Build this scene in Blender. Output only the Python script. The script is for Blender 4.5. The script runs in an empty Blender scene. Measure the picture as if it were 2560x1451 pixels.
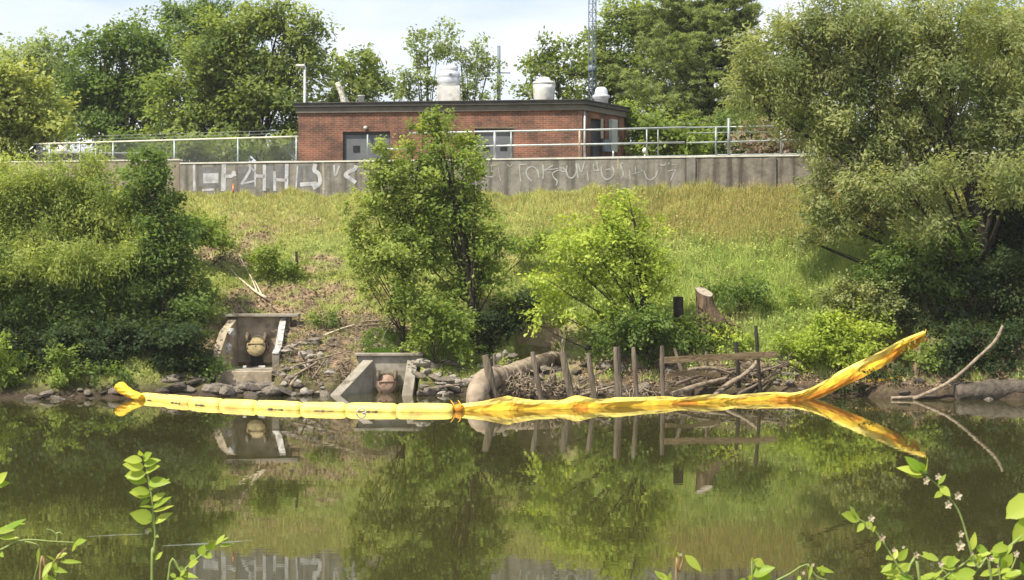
import bpy, math, random
import numpy as np
from mathutils import Vector
R = math.radians
random.seed(7)
C = bpy.context.scene.collection

# ------------------------------------------------------------ camera
F = 3796.0; H = 3.37; YH = 688.0; K = F * H      # focal length in photo pixels, eye height, horizon row
cam = bpy.data.cameras.new('camera'); co = bpy.data.objects.new('camera', cam); C.objects.link(co)
co.location = (0, 0, H); co.rotation_euler = (R(90), 0, 0)
cam.sensor_width = 36; cam.lens = F / 2560 * 36
cam.shift_y = -(725.5 - YH) / 2560
cam.clip_start = 0.1; cam.clip_end = 3000
cam.dof.use_dof = True; cam.dof.focus_distance = 48; cam.dof.aperture_fstop = 20
bpy.context.scene.camera = co

# ------------------------------------------------------------ world + sun
SUN_EL, SUN_AZ = R(56), R(-130)                 # azimuth clockwise from +Y (view direction)
W = bpy.data.worlds.new('World'); bpy.context.scene.world = W; W.use_nodes = True
nt = W.node_tree; nt.nodes.clear()
sky = nt.nodes.new('ShaderNodeTexSky'); sky.sky_type = 'NISHITA'; sky.sun_disc = False
sky.sun_elevation = SUN_EL; sky.sun_rotation = SUN_AZ; sky.air_density = 1.2; sky.dust_density = 2.0
tc = nt.nodes.new('ShaderNodeTexCoord'); mp = nt.nodes.new('ShaderNodeMapping')
mp.inputs['Scale'].default_value = (1, 1, 3.2); mp.inputs['Location'].default_value = (0.3, 0.0, 0.2)
nz = nt.nodes.new('ShaderNodeTexNoise'); nz.inputs['Scale'].default_value = 3.2; nz.inputs['Detail'].default_value = 7
nz.inputs['Roughness'].default_value = 0.55
cr = nt.nodes.new('ShaderNodeValToRGB'); cr.color_ramp.elements[0].position = 0.38; cr.color_ramp.elements[1].position = 0.68
mx = nt.nodes.new('ShaderNodeMix'); mx.data_type = 'RGBA'
mx2 = nt.nodes.new('ShaderNodeMix'); mx2.data_type = 'RGBA'; mx2.inputs[0].default_value = 0.55
bg = nt.nodes.new('ShaderNodeBackground'); bg.inputs['Strength'].default_value = 0.09
wo = nt.nodes.new('ShaderNodeOutputWorld')
nt.links.new(tc.outputs['Generated'], mp.inputs['Vector']); nt.links.new(mp.outputs[0], nz.inputs['Vector'])
nt.links.new(nz.outputs[0], cr.inputs[0]); nt.links.new(cr.outputs[0], mx.inputs[0])
nt.links.new(sky.outputs[0], mx2.inputs[6]); mx2.inputs[7].default_value = (6.9, 7.6, 9.0, 1)
nt.links.new(mx2.outputs[2], mx.inputs[6]); mx.inputs[7].default_value = (8.6, 8.7, 9.2, 1)
nt.links.new(mx.outputs[2], bg.inputs[0]); nt.links.new(bg.outputs[0], wo.inputs[0])
sl = bpy.data.lights.new('sun', 'SUN'); sl.energy = 5.0; sl.angle = R(0.6); sl.color = (1, 0.92, 0.76)
so = bpy.data.objects.new('sun', sl); C.objects.link(so)
d = Vector((math.sin(SUN_AZ) * math.cos(SUN_EL), math.cos(SUN_AZ) * math.cos(SUN_EL), math.sin(SUN_EL)))
so.rotation_euler = d.to_track_quat('Z', 'Y').to_euler(); so.location = (0, 0, 60)
vs = bpy.context.scene.view_settings
vs.view_transform = 'Standard'; vs.look = 'None'; vs.exposure = 0.7; vs.gamma = 1

# ------------------------------------------------------------ placing
def P(px, py, D): return np.array([(px - 1280) * D / F, D, H - (py - YH) * D / F])
def water_at(px, py): D = K / (py - YH); return np.array([(px - 1280) * D / F, D, 0.0])
def wall_y(x): return 51.3 - 0.168 * x
def edge_y(x):
    pts = [(-60, 41.3), (-14, 41.3), (-10.5, 41.6), (-9, 42.2), (-7, 42.4), (-5, 42.5), (-2.5, 42.5), (-1, 42.6), (1, 42.3), (3, 42.2),
           (5.5, 42.0), (8, 42.3), (9.6, 42.3), (10.5, 41.0), (12, 41.3), (14, 41.0), (60, 41.0)]
    return np.interp(x, [p[0] for p in pts], [p[1] for p in pts]) + 0.12 * np.sin(x * 3.1) + 0.07 * np.sin(x * 7.7 + 1)
def ground(x, y, carve=True):
    x = np.asarray(x, float); y = np.asarray(y, float)
    e = edge_y(x); w = wall_y(x)
    u = (y - e) / (w - e)
    z = np.interp(u, [-1.0, 0, .05, .12, .2, .32, .47, .68, 1.0], [-3.0, 0, .3, .6, 1.15, 1.9, 2.5, 3.75, 6.25])
    n = 0.10 * np.sin(x * 1.3 + y * .7) * np.sin(y * 1.9 - x * .4) + 0.06 * np.sin(x * 3.3 + 2 * np.sin(y * 1.7)) + 0.035 * np.sin(x * 7.1 - y * 5.3) + 0.03 * np.sin(y * 9.1 + x * 4.7)
    z = z + n * np.clip(u * 5, 0, 1)
    z = np.where(y > w + .1, 6.65, z)
    if carve:
        c = (x > -8.75) & (x < -6.7) & (y > 43.2) & (y < 45.75); z = np.where(c, np.minimum(z, 0.5), z)
        c = (x > -8.6) & (x < -6.7) & (y > 42.2) & (y <= 43.4); z = np.where(c, np.minimum(z, 0.08 + (y - 42.2) * .1), z)
        c = (x > -4.9) & (x < -2.72) & (y > 40) & (y < 43.85); z = np.where(c, np.minimum(z, -0.4), z)
        c = (x > 0.1) & (x < 1.5) & (y > 43.2) & (y < 45.5); z = np.where(c, np.minimum(z, 0.6), z)
        c = (x > 9.3) & (x < 11.6) & (y > 42.0) & (y < 44.2); z = np.where(c, np.minimum(z, 0.25 + (y - 42) * .12), z)
    near = np.interp(y, [-50, 4.5, 7, 10, 13, 30], [1.72, 1.7, 1.0, 0.1, -1.2, -2.5])
    z = np.where(y < 30, near, z)
    return z
def G(px, py):
    for D in np.arange(41.0, 53, 0.05):
        p = P(px, py, D)
        if p[2] <= float(ground(p[0], p[1], False)): return p
    return P(px, py, 51)

# ------------------------------------------------------------ materials
def new_mat(name):
    m = bpy.data.materials.new(name); m.use_nodes = True
    return m, m.node_tree, m.node_tree.nodes['Principled BSDF']
def rgba(c): return (c[0], c[1], c[2], 1)
def noise_mat(name, c1, c2, scale=4, rough=.8, detail=6, bump=0.0, bscale=None, stretch=(1, 1, 1), metal=0, lo=.35, hi=.65, spec=.3, c3=None, s3=1.0):
    m, nt, b = new_mat(name)
    t = nt.nodes.new('ShaderNodeTexCoord'); mp = nt.nodes.new('ShaderNodeMapping'); mp.inputs['Scale'].default_value = stretch
    n = nt.nodes.new('ShaderNodeTexNoise'); n.inputs['Scale'].default_value = scale; n.inputs['Detail'].default_value = detail
    n.inputs['Roughness'].default_value = .65
    r = nt.nodes.new('ShaderNodeValToRGB'); r.color_ramp.elements[0].position = lo; r.color_ramp.elements[1].position = hi
    r.color_ramp.elements[0].color = rgba(c1); r.color_ramp.elements[1].color = rgba(c2)
    nt.links.new(t.outputs['Object'], mp.inputs[0]); nt.links.new(mp.outputs[0], n.inputs['Vector']); nt.links.new(n.outputs[0], r.inputs[0])
    out = r.outputs[0]
    if c3:
        n3 = nt.nodes.new('ShaderNodeTexNoise'); n3.inputs['Scale'].default_value = s3; n3.inputs['Detail'].default_value = 5
        r3 = nt.nodes.new('ShaderNodeValToRGB'); r3.color_ramp.elements[0].position = .5; r3.color_ramp.elements[1].position = .62
        x = nt.nodes.new('ShaderNodeMix'); x.data_type = 'RGBA'; x.inputs[7].default_value = rgba(c3)
        nt.links.new(t.outputs['Object'], n3.inputs['Vector']); nt.links.new(n3.outputs[0], r3.inputs[0])
        nt.links.new(r3.outputs[0], x.inputs[0]); nt.links.new(out, x.inputs[6]); out = x.outputs[2]
    nt.links.new(out, b.inputs['Base Color'])
    b.inputs['Roughness'].default_value = rough; b.inputs['Metallic'].default_value = metal; b.inputs['Specular IOR Level'].default_value = spec
    if bump:
        bn = nt.nodes.new('ShaderNodeBump'); bn.inputs['Strength'].default_value = bump; bn.inputs['Distance'].default_value = .05
        n2 = nt.nodes.new('ShaderNodeTexNoise'); n2.inputs['Scale'].default_value = bscale or scale * 3; n2.inputs['Detail'].default_value = 5
        nt.links.new(mp.outputs[0], n2.inputs['Vector']); nt.links.new(n2.outputs[0], bn.inputs['Height']); nt.links.new(bn.outputs[0], b.inputs['Normal'])
    return m
def leaf_mat(name, ca, cb, trans=.5, scale=.5, rough=.62):
    """leaf colour runs from ca to cb leaf by leaf and sprig by sprig"""
    m, nt, b = new_mat(name); L = nt.links
    ca = (ca[0] * 2.1, ca[1] * 1.75, ca[2] * 1.9); cb = (cb[0] * 1.75, cb[1] * 1.45, cb[2] * 1.8)
    at = nt.nodes.new('ShaderNodeAttribute'); at.attribute_name = 'tint'
    x = nt.nodes.new('ShaderNodeMix'); x.data_type = 'RGBA'; x.inputs[6].default_value = rgba(ca); x.inputs[7].default_value = rgba(cb)
    L.new(at.outputs['Fac'], x.inputs[0]); L.new(x.outputs[2], b.inputs['Base Color'])
    b.inputs['Roughness'].default_value = rough; b.inputs['Specular IOR Level'].default_value = .18
    tr = nt.nodes.new('ShaderNodeBsdfTranslucent')
    hs = nt.nodes.new('ShaderNodeMix'); hs.data_type = 'RGBA'; hs.blend_type = 'MULTIPLY'; hs.inputs[0].default_value = 1
    hs.inputs[7].default_value = (1.55, 1.5, .7, 1); L.new(x.outputs[2], hs.inputs[6]); L.new(hs.outputs[2], tr.inputs[0])
    ms = nt.nodes.new('ShaderNodeMixShader'); ms.inputs[0].default_value = trans
    L.new(b.outputs[0], ms.inputs[1]); L.new(tr.outputs[0], ms.inputs[2]); L.new(ms.outputs[0], nt.nodes['Material Output'].inputs[0])
    return m
def attr_mat(name, trans=.25, rough=.8):
    m, nt, b = new_mat(name); L = nt.links
    at = nt.nodes.new('ShaderNodeAttribute'); at.attribute_name = 'col'
    L.new(at.outputs['Color'], b.inputs['Base Color']); b.inputs['Roughness'].default_value = rough; b.inputs['Specular IOR Level'].default_value = .2
    if trans:
        tr = nt.nodes.new('ShaderNodeBsdfTranslucent'); L.new(at.outputs['Color'], tr.inputs[0])
        ms = nt.nodes.new('ShaderNodeMixShader'); ms.inputs[0].default_value = trans
        L.new(b.outputs[0], ms.inputs[1]); L.new(tr.outputs[0], ms.inputs[2]); L.new(ms.outputs[0], nt.nodes['Material Output'].inputs[0])
    return m

M = {}
M['concrete'] = noise_mat('concrete', (.20, .18, .145), (.34, .31, .26), 2.5, .85, bump=.3, c3=(.15, .13, .10), s3=1.3)
M['concrete_dark'] = noise_mat('concrete_dark', (.27, .22, .155), (.40, .33, .24), 3, .85, bump=.4, c3=(.19, .155, .11), s3=1.8)
M['limewash'] = noise_mat('limewash', (.22, .20, .175), (.52, .50, .47), 5, .8, bump=.6, lo=.42, hi=.55)
M['coping'] = noise_mat('coping', (.48, .45, .38), (.64, .61, .53), 4, .8, bump=.2)
M['paint_white'] = noise_mat('paint_white', (.26, .26, .265), (.50, .50, .52), 4, .6)
M['galv'] = noise_mat('galv', (.30, .32, .33), (.47, .49, .50), 6, .42, metal=.35)
M['galv_green'] = noise_mat('galv_green', (.20, .235, .23), (.32, .36, .35), 6, .45, metal=.3)
M['wire'] = noise_mat('wire', (.16, .18, .18), (.26, .28, .28), 8, .6, metal=.3)
M['rust'] = noise_mat('rust', (.10, .08, .055), (.22, .175, .12), 12, .85, bump=.5)
M['gate_tan'] = noise_mat('gate_tan', (.22, .17, .09), (.38, .31, .17), 9, .8, bump=.4)
M['gate_pink'] = noise_mat('gate_pink', (.22, .14, .10), (.34, .24, .18), 9, .8, bump=.4)
M['black'] = noise_mat('black', (.012, .012, .013), (.02, .02, .02), 5, .5)
M['fascia'] = noise_mat('fascia', (.045, .042, .038), (.075, .07, .062), 3, .6)
M['fascia_low'] = noise_mat('fascia_low', (.10, .088, .075), (.15, .13, .11), 3, .6)
M['roof'] = noise_mat('roof', (.10, .10, .10), (.16, .16, .15), 2, .9)
M['door'] = noise_mat('door', (.10, .105, .12), (.135, .14, .155), 2, .55)
M['door_frame'] = noise_mat('door_frame', (.05, .052, .06), (.07, .07, .08), 2, .55)
M['white_metal'] = noise_mat('white_metal', (.50, .50, .47), (.66, .65, .61), 3, .4, c3=(.42, .40, .35), s3=2)
M['alu'] = noise_mat('alu', (.50, .52, .54), (.72, .73, .75), 5, .35, metal=.4)
M['grey_box'] = noise_mat('grey_box', (.32, .35, .34), (.42, .44, .43), 3, .5)
M['tan_metal'] = noise_mat('tan_metal', (.30, .25, .19), (.38, .32, .25), 3, .6)
M['bluegrey'] = noise_mat('bluegrey', (.11, .14, .18), (.17, .2, .24), 5, .7)
M['bark'] = noise_mat('bark', (.022, .018, .012), (.058, .047, .034), 8, .9, bump=.7, stretch=(1, 1, .25))
M['bark_pale'] = noise_mat('bark_pale', (.10, .085, .06), (.20, .17, .12), 8, .9, bump=.7, stretch=(1, 1, .25))
M['stump'] = noise_mat('stump', (.045, .03, .02), (.16, .11, .07), 7, .9, bump=.8, stretch=(1, 1, .25))
M['stump_dark'] = noise_mat('stump_dark', (.018, .015, .012), (.05, .042, .033), 7, .9, bump=.8, stretch=(1, 1, .25))
M['cutwood'] = noise_mat('cutwood', (.24, .20, .15), (.42, .37, .29), 10, .8)
M['post'] = noise_mat('post', (.07, .055, .04), (.22, .18, .135), 7, .9, bump=.7, stretch=(1, 1, .12))
M['board'] = noise_mat('board', (.15, .105, .055), (.25, .18, .10), 6, .85, bump=.5, stretch=(.15, 1, 1))
M['drift'] = noise_mat('drift', (.14, .105, .072), (.32, .26, .19), 8, .9, bump=.5)
M['drift_dark'] = noise_mat('drift_dark', (.09, .068, .048), (.22, .175, .13), 8, .9, bump=.5)
M['deadwood'] = noise_mat('deadwood', (.40, .33, .24), (.6, .52, .4), 8, .9)
M['pipe'] = noise_mat('pipe', (.19, .145, .10), (.38, .31, .235), 2.2, .8, bump=.5, c3=(.13, .095, .065), s3=2.6)
M['rock'] = noise_mat('rock', (.085, .072, .058), (.25, .215, .175), 5, .9, bump=.8)
M['rock_pale'] = noise_mat('rock_pale', (.24, .21, .175), (.44, .40, .34), 5, .9, bump=.8)
M['rock_dark'] = noise_mat('rock_dark', (.045, .038, .03), (.12, .10, .08), 5, .9, bump=.8)
M['mud'] = noise_mat('mud', (.09, .065, .042), (.17, .125, .085), 3, .8, bump=.6)
def boom_mat(name, a, b_, trans=.22):
    m = noise_mat(name, a, b_, 3.0, .5, bump=.55, bscale=5, lo=.3, hi=.7, stretch=(.45, 1, 1.6), c3=(b_[0] * .72, b_[1] * .62, b_[2] * .6), s3=2.2)
    nt = m.node_tree; pb = nt.nodes['Principled BSDF']; tr = nt.nodes.new('ShaderNodeBsdfTranslucent')
    tr.inputs[0].default_value = (1.0, .42, .03, 1); ms = nt.nodes.new('ShaderNodeMixShader'); ms.inputs[0].default_value = trans
    nt.links.new(pb.outputs[0], ms.inputs[1]); nt.links.new(tr.outputs[0], ms.inputs[2]); nt.links.new(ms.outputs[0], nt.nodes['Material Output'].inputs[0])
    return m
M['boom'] = boom_mat('boom_vinyl', (.88, .70, .12), (.93, .80, .22), .1)
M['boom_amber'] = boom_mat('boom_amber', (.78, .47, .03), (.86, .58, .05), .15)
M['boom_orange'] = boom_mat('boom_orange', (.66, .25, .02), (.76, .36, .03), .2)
M['skirt'] = noise_mat('skirt', (.09, .075, .06), (.22, .19, .14), 6, .8)
M['rope'] = noise_mat('rope', (.45, .43, .38), (.62, .6, .54), 12, .8)
M['marker'] = noise_mat('marker', (.62, .22, .10), (.7, .3, .15), 5, .6)
M['flower'] = noise_mat('flower', (.30, .25, .15), (.50, .44, .31), 40, .7)
M['stem'] = noise_mat('stem', (.16, .22, .06), (.25, .3, .09), 30, .6)
M['stem_red'] = noise_mat('stem_red', (.22, .13, .06), (.3, .2, .09), 30, .6)

# leaves
LM = {
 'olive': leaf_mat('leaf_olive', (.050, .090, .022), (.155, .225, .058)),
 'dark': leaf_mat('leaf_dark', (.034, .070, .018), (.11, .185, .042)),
 'deep': leaf_mat('leaf_deep_shade', (.014, .030, .012), (.042, .075, .024)),  # leaf colour kept dark to carry the shade low on the banks
 'mid': leaf_mat('leaf_mid', (.055, .10, .020), (.17, .26, .052)),
 'pale': leaf_mat('leaf_pale', (.065, .11, .040), (.18, .26, .095)),
 'bright': leaf_mat('leaf_bright', (.085, .145, .020), (.26, .37, .055), .45),
 'yellow': leaf_mat('leaf_yellow', (.08, .13, .028), (.24, .31, .085), .42),
 'willow': leaf_mat('leaf_willow', (.065, .115, .025), (.23, .31, .08)),
 'sage': leaf_mat('leaf_sage', (.055, .092, .030), (.21, .27, .10)),
 'pine': leaf_mat('needle_pine', (.050, .085, .030), (.185, .26, .085)),
 'dead': leaf_mat('leaf_dead', (.10, .095, .07), (.19, .18, .14)),
 'spring': leaf_mat('leaf_spring', (.060, .105, .022), (.20, .285, .060), .45),
 'fresh': leaf_mat('leaf_fresh', (.09, .17, .018), (.25, .34, .05), .42, rough=.4),
}

# ------------------------------------------------------------ mesh helpers
def tag(o, label=None, cat=None, group=None, kind=None):
    if label: o['label'] = label
    if cat: o['category'] = cat
    if group: o['group'] = group
    if kind: o['kind'] = kind
    return o
def empty(name, loc, label, cat, group=None):
    o = bpy.data.objects.new(name, None); C.objects.link(o); o.location = Vector([float(v) for v in loc]); o.empty_display_size = .2
    return tag(o, label, cat, group)
def origin_of(parent):
    v = Vector((0, 0, 0))
    while parent is not None: v += parent.location; parent = parent.parent
    return np.array(v)
def link_mesh(name, me, parent, loc=None):
    o = bpy.data.objects.new(name, me); C.objects.link(o)
    if parent is not None: o.parent = parent
    elif loc is not None: o.location = Vector([float(v) for v in loc])
    return o
def np_mesh(name, verts, k, mat, parent=None, origin=None, tint=None, col=None):
    """verts: (n*k,3); each run of k vertices is one face"""
    verts = np.asarray(verts, np.float32)
    org = origin_of(parent) if parent is not None else (np.zeros(3) if origin is None else np.asarray(origin, float))
    n = len(verts) // k; me = bpy.data.meshes.new(name)
    me.vertices.add(len(verts)); me.vertices.foreach_set('co', (verts - org).astype(np.float32).ravel())
    me.loops.add(len(verts)); me.loops.foreach_set('vertex_index', np.arange(len(verts), dtype=np.int32))
    me.polygons.add(n); me.polygons.foreach_set('loop_start', np.arange(0, n * k, k, dtype=np.int32))
    if tint is not None:
        a = me.attributes.new('tint', 'FLOAT', 'POINT'); a.data.foreach_set('value', np.repeat(np.clip(tint, 0, 1), k).astype(np.float32))
    if col is not None:
        a = me.attributes.new('col', 'FLOAT_COLOR', 'POINT')
        cc = np.ones((n, 4), np.float32); cc[:, :3] = col; a.data.foreach_set('color', np.repeat(cc, k, axis=0).ravel())
    me.update(calc_edges=True); me.materials.append(mat)
    return link_mesh(name, me, parent, org if parent is None else None)
class MB:
    def __init__(s): s.v = []; s.f = []; s.mi = []; s.sm = []
    def add(s, v, f, mi=0, smooth=False):
        o = len(s.v); s.v += [tuple(map(float, p)) for p in v]; s.f += [tuple(i + o for i in q) for q in f]
        s.mi += [mi] * len(f); s.sm += [smooth] * len(f); return s
    def box(s, c, size, ax=None, mi=0):
        c = np.asarray(c, float); ax = np.eye(3) if ax is None else ax; h = np.asarray(size, float) / 2
        v = [c + ax[0] * i * h[0] + ax[1] * j * h[1] + ax[2] * k * h[2] for i in (-1, 1) for j in (-1, 1) for k in (-1, 1)]
        return s.add(v, [(0, 1, 3, 2), (4, 6, 7, 5), (0, 4, 5, 1), (2, 3, 7, 6), (0, 2, 6, 4), (1, 5, 7, 3)], mi)
    def bar(s, a, b, w, h, up=(0, 0, 1), mi=0):
        a = np.asarray(a, float); b = np.asarray(b, float); d = b - a; L = np.linalg.norm(d); d /= L
        sd = np.cross(d, up); sd /= np.linalg.norm(sd); u = np.cross(sd, d)
        return s.box((a + b) / 2, (L, w, h), np.array([d, sd, u]), mi)
    def tube(s, pts, rad, n=8, mi=0, cap=True, smooth=True, wob=0, sq=1.0):
        pts = [np.asarray(p, float) for p in pts]
        if not hasattr(rad, '__len__'): rad = [rad] * len(pts)
        V = []; Fc = []; ref = None
        for i, p in enumerate(pts):
            d = pts[min(i + 1, len(pts) - 1)] - pts[max(i - 1, 0)]; d = d / (np.linalg.norm(d) + 1e-9)
            if ref is None: ref = np.array([0, 0, 1.]) if abs(d[2]) < .9 else np.array([1., 0, 0])
            a = np.cross(d, ref); a /= np.linalg.norm(a) + 1e-9; b = np.cross(a, d); ref = b
            for j in range(n):
                t = 2 * math.pi * j / n; r = rad[i] * (1 + (random.uniform(-wob, wob) if wob else 0))
                V.append(p + a * math.cos(t) * r + b * math.sin(t) * r * sq)
        for i in range(len(pts) - 1):
            for j in range(n):
                k = (j + 1) % n; Fc.append((i * n + j, i * n + k, (i + 1) * n + k, (i + 1) * n + j))
        s.add(V, Fc, mi, smooth)
        if cap:
            o = len(s.v) - len(V)
            s.f += [tuple(o + j for j in range(n))[::-1], tuple(o + (len(pts) - 1) * n + j for j in range(n))]; s.mi += [mi] * 2; s.sm += [False] * 2
        return s
    def lathe(s, c, prof, n=24, mi=0, flute=0):
        c = np.asarray(c, float); V = []; Fc = []
        for r, z in prof:
            for j in range(n):
                t = 2 * math.pi * j / n; rr = r * (1 + flute * (1 if j % 2 else -1)); V.append(c + (rr * math.cos(t), rr * math.sin(t), z))
        for i in range(len(prof) - 1):
            for j in range(n):
                k = (j + 1) % n; Fc.append((i * n + j, i * n + k, (i + 1) * n + k, (i + 1) * n + j))
        s.add(V, Fc, mi, not flute)
        o = len(s.v) - len(V); s.f += [tuple(o + j for j in range(n))[::-1], tuple(o + (len(prof) - 1) * n + j for j in range(n))]; s.mi += [mi] * 2; s.sm += [False] * 2
        return s
    def prism(s, poly, ext, mi=0):
        ext = np.asarray(ext, float); n = len(poly); a = [np.asarray(p, float) for p in poly]
        return s.add(a + [p + ext for p in a], [tuple(range(n))[::-1], tuple(range(n, 2 * n))] + [(i, (i + 1) % n, n + (i + 1) % n, n + i) for i in range(n)], mi)
    def build(s, name, mats, parent=None, origin=None, bevel=0):
        org = origin_of(parent) if parent is not None else (np.asarray(origin, float) if origin is not None else np.array(s.v).mean(0) * (1, 1, 0) + (0, 0, min(v[2] for v in s.v)))
        me = bpy.data.meshes.new(name); me.from_pydata([tuple(np.array(v) - org) for v in s.v], [], s.f)
        for m in (mats if isinstance(mats, (list, tuple)) else [mats]): me.materials.append(m)
        me.polygons.foreach_set('material_index', s.mi); me.polygons.foreach_set('use_smooth', s.sm)
        import bmesh
        bm = bmesh.new(); bm.from_mesh(me); bmesh.ops.recalc_face_normals(bm, faces=bm.faces); bm.to_mesh(me); bm.free()
        o = link_mesh(name, me, parent, org if parent is None else None)
        if bevel:
            b = o.modifiers.new('bevel', 'BEVEL'); b.width = bevel; b.segments = 2; b.limit_method = 'ANGLE'
        return o
def unit(v): return v / (np.linalg.norm(v, axis=-1, keepdims=True) + 1e-9)
def bez(a, b, c, n):
    a, b, c = (np.asarray(q, float) for q in (a, b, c))
    return [(1 - t) ** 2 * a + 2 * t * (1 - t) * b + t * t * c for t in np.linspace(0, 1, n)]
def spline(pts, n):
    pts = np.array(pts, float); m = len(pts); out = []
    for t in np.linspace(0, m - 1 - 1e-6, n):
        i = int(t); f = t - i; p0 = pts[max(i - 1, 0)]; p1 = pts[i]; p2 = pts[min(i + 1, m - 1)]; p3 = pts[min(i + 2, m - 1)]
        out.append(.5 * (2 * p1 + (p2 - p0) * f + (2 * p0 - 5 * p1 + 4 * p2 - p3) * f * f + (3 * p1 - p0 - 3 * p2 + p3) * f ** 3))
    return out

def leaf_verts(c, L, Wd, nrm, rng, dirv=None):
    n = len(c); nrm = unit(nrm)
    d = rng.normal(size=(n, 3)) if dirv is None else dirv + rng.normal(size=(n, 3)) * .35
    d = unit(d - nrm * (d * nrm).sum(1, keepdims=True)); s = np.cross(nrm, d)
    L = L[:, None]; Wd = Wd[:, None]
    v = np.stack([c - d * L * .5, c - s * Wd * .5 + d * L * .05 + nrm * Wd * .12, c + d * L * .5, c + s * Wd * .5 + d * L * .05 + nrm * Wd * .12], 1)
    return v.reshape(-1, 3)
def crown_np(blobs, rng, leaf=.12, aspect=1.7, clump=.38, dens=5.0, per=60, droop=0.0, flat=.75, up=.6, spike=.12):
    """blobs: (x,y,z,rx,ry,rz).  Sprig clumps fill each mass towards its skin; leaves fill each sprig."""
    cc = []; cs = []; cd = []
    for bx, by, bz, rx, ry, rz in blobs:
        n = max(5, int(dens * (rx * rz + rx * ry + ry * rz)))
        dv = unit(rng.normal(size=(n, 3))); r = rng.uniform(0.05, 1, n) ** .42
        r = r * (1 + .13 * np.sin(dv[:, 0] * 5 + dv[:, 2] * 7 + bx)) + (rng.random(n) < spike) * rng.uniform(.05, .28, n)
        cc.append(np.array([bx, by, bz]) + dv * r[:, None] * np.array([rx, ry, rz])); cd.append(dv)
        cs.append(clump * rng.uniform(.5, 1.35, n) * min(1, .45 + .55 * min(rx, rz) / (clump * 2.2)))
    cc = np.concatenate(cc); cs = np.concatenate(cs); cd = np.concatenate(cd)
    m = len(cc); k = np.maximum(6, (per * (cs / clump) ** 2 * rng.uniform(.6, 1.3, m)).astype(int))
    idx = np.repeat(np.arange(m), k); N = len(idx)
    off = rng.normal(size=(N, 3)) * .5
    rr = np.linalg.norm(off, axis=1, keepdims=True); off = off / np.maximum(rr, 1e-6) * np.minimum(rr, 1.25)
    off *= np.array([1, 1, flat]) * cs[idx][:, None]
    axis = unit(cd + np.array([0, 0, .25 - droop * 1.3]) + rng.normal(size=(m, 3)) * .3)     # sprigs reach outwards
    along = (off * axis[idx]).sum(1, keepdims=True); off += axis[idx] * along * (.55 + .5 * droop)
    c = cc[idx] + off
    nrm = rng.normal(size=(N, 3)) * .5 + cd[idx] * .5 + np.array([0, 0, up])
    dirv = axis[idx] * 1.2 + np.array([0, 0, -droop])
    sz = leaf * rng.uniform(.5, 1.45, N)
    v = leaf_verts(c, sz, sz / aspect, nrm, rng, dirv)
    tint = np.clip(rng.normal(.55, .2, m)[idx] + rng.normal(0, .12, N), 0, 1)
    return v, tint, cc, cs

def tree(name, label, cat, base, blobs, D, mat, seed, trunk=.16, depth=.8, bark='bark', group=None, limbs=True, stems=None, crown_name='crown', twigs=.25, swell=1.2, **kw):
    """base (px, py or None, dist); blobs in photo pixels (px,py,rpx,rpy[,dD]) turned into masses at their own distance"""
    rng = np.random.default_rng(seed); random.seed(seed)
    B = []
    for b in blobs:
        dd = b[4] if len(b) > 4 else rng.uniform(-.35, .35); d = D + dd
        c = P(b[0], b[1], d); rx = b[2] * d / F * swell; rz = b[3] * d / F * swell
        B.append((c[0], c[1], c[2], rx, min(rx, rz) * depth + .15 * max(rx, rz), rz))
    bp, bd = base; bx = (bp - 1280) * bd / F; bz = float(ground(bx, bd, False)) - .08
    root = empty(name, (bx, bd, bz), label, cat, group)
    v, t, cc, cs = crown_np(B, rng, **kw)
    low = ground(v[:, 0], v[:, 1], False)
    keep = (v[:, 2] > np.maximum(low, 0.02)).reshape(-1, 4).all(1)
    v = v.reshape(-1, 4, 3)[keep].reshape(-1, 3); t = t[keep]
    np_mesh(crown_name, v, 4, LM[mat], root, tint=t)
    # wood
    mb = MB(); base_p = np.array([bx, bd, bz])
    for st in (stems or [(0, 1.0)]):
        dx, sc = st; bp0 = base_p + (dx, 0, 0)
        top = max(B, key=lambda b: b[2] - abs(b[0] - bp0[0]) * .6)
        tp = bp0 + (np.array([top[0], top[1], top[2]]) - bp0) * .9
        path = spline([bp0, bp0 + (tp - bp0) * .33 + rng.normal(size=3) * (.12, .12, 0), bp0 + (tp - bp0) * .66 + rng.normal(size=3) * (.2, .15, 0), tp], 14)
        rad = [trunk * sc * (1.25 if i == 0 else 1) * (1 - .88 * i / 13) for i in range(14)]
        mb.tube(path, rad, 9, wob=.08)
    if limbs:
        for b in B:
            bc = np.array(b[:3]); h = (bc[2] - bz)
            a = path[int(np.clip(13 * (h * rng.uniform(.35, .6)) / max(tp[2] - bz, .5), 1, 10))]
            mid = (a + bc) / 2 + np.array([0, 0, -.12 * np.linalg.norm(bc - a)]) + rng.normal(size=3) * .15
            q = bez(a, mid, bc, 8); r0 = trunk * .33
            mb.tube(q, [r0 * (1 - .75 * i / 7) for i in range(8)], 6, wob=.08)
            dist = np.linalg.norm(cc - bc, axis=1); near = np.where(dist < max(b[3], b[5]) * 1.3)[0]
            rng.shuffle(near)
            for j in near[:int(len(near) * twigs * .5)][:14]:
                s0 = q[rng.integers(3, 8)]; e = cc[j]
                mb.tube(bez(s0, (s0 + e) / 2 + rng.normal(size=3) * .1, e, 5), [r0 * .22 * (1 - .7 * i / 4) for i in range(5)], 4, cap=False)
    mb.build('trunk', M[bark], root, bevel=0)
    return root

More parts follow.
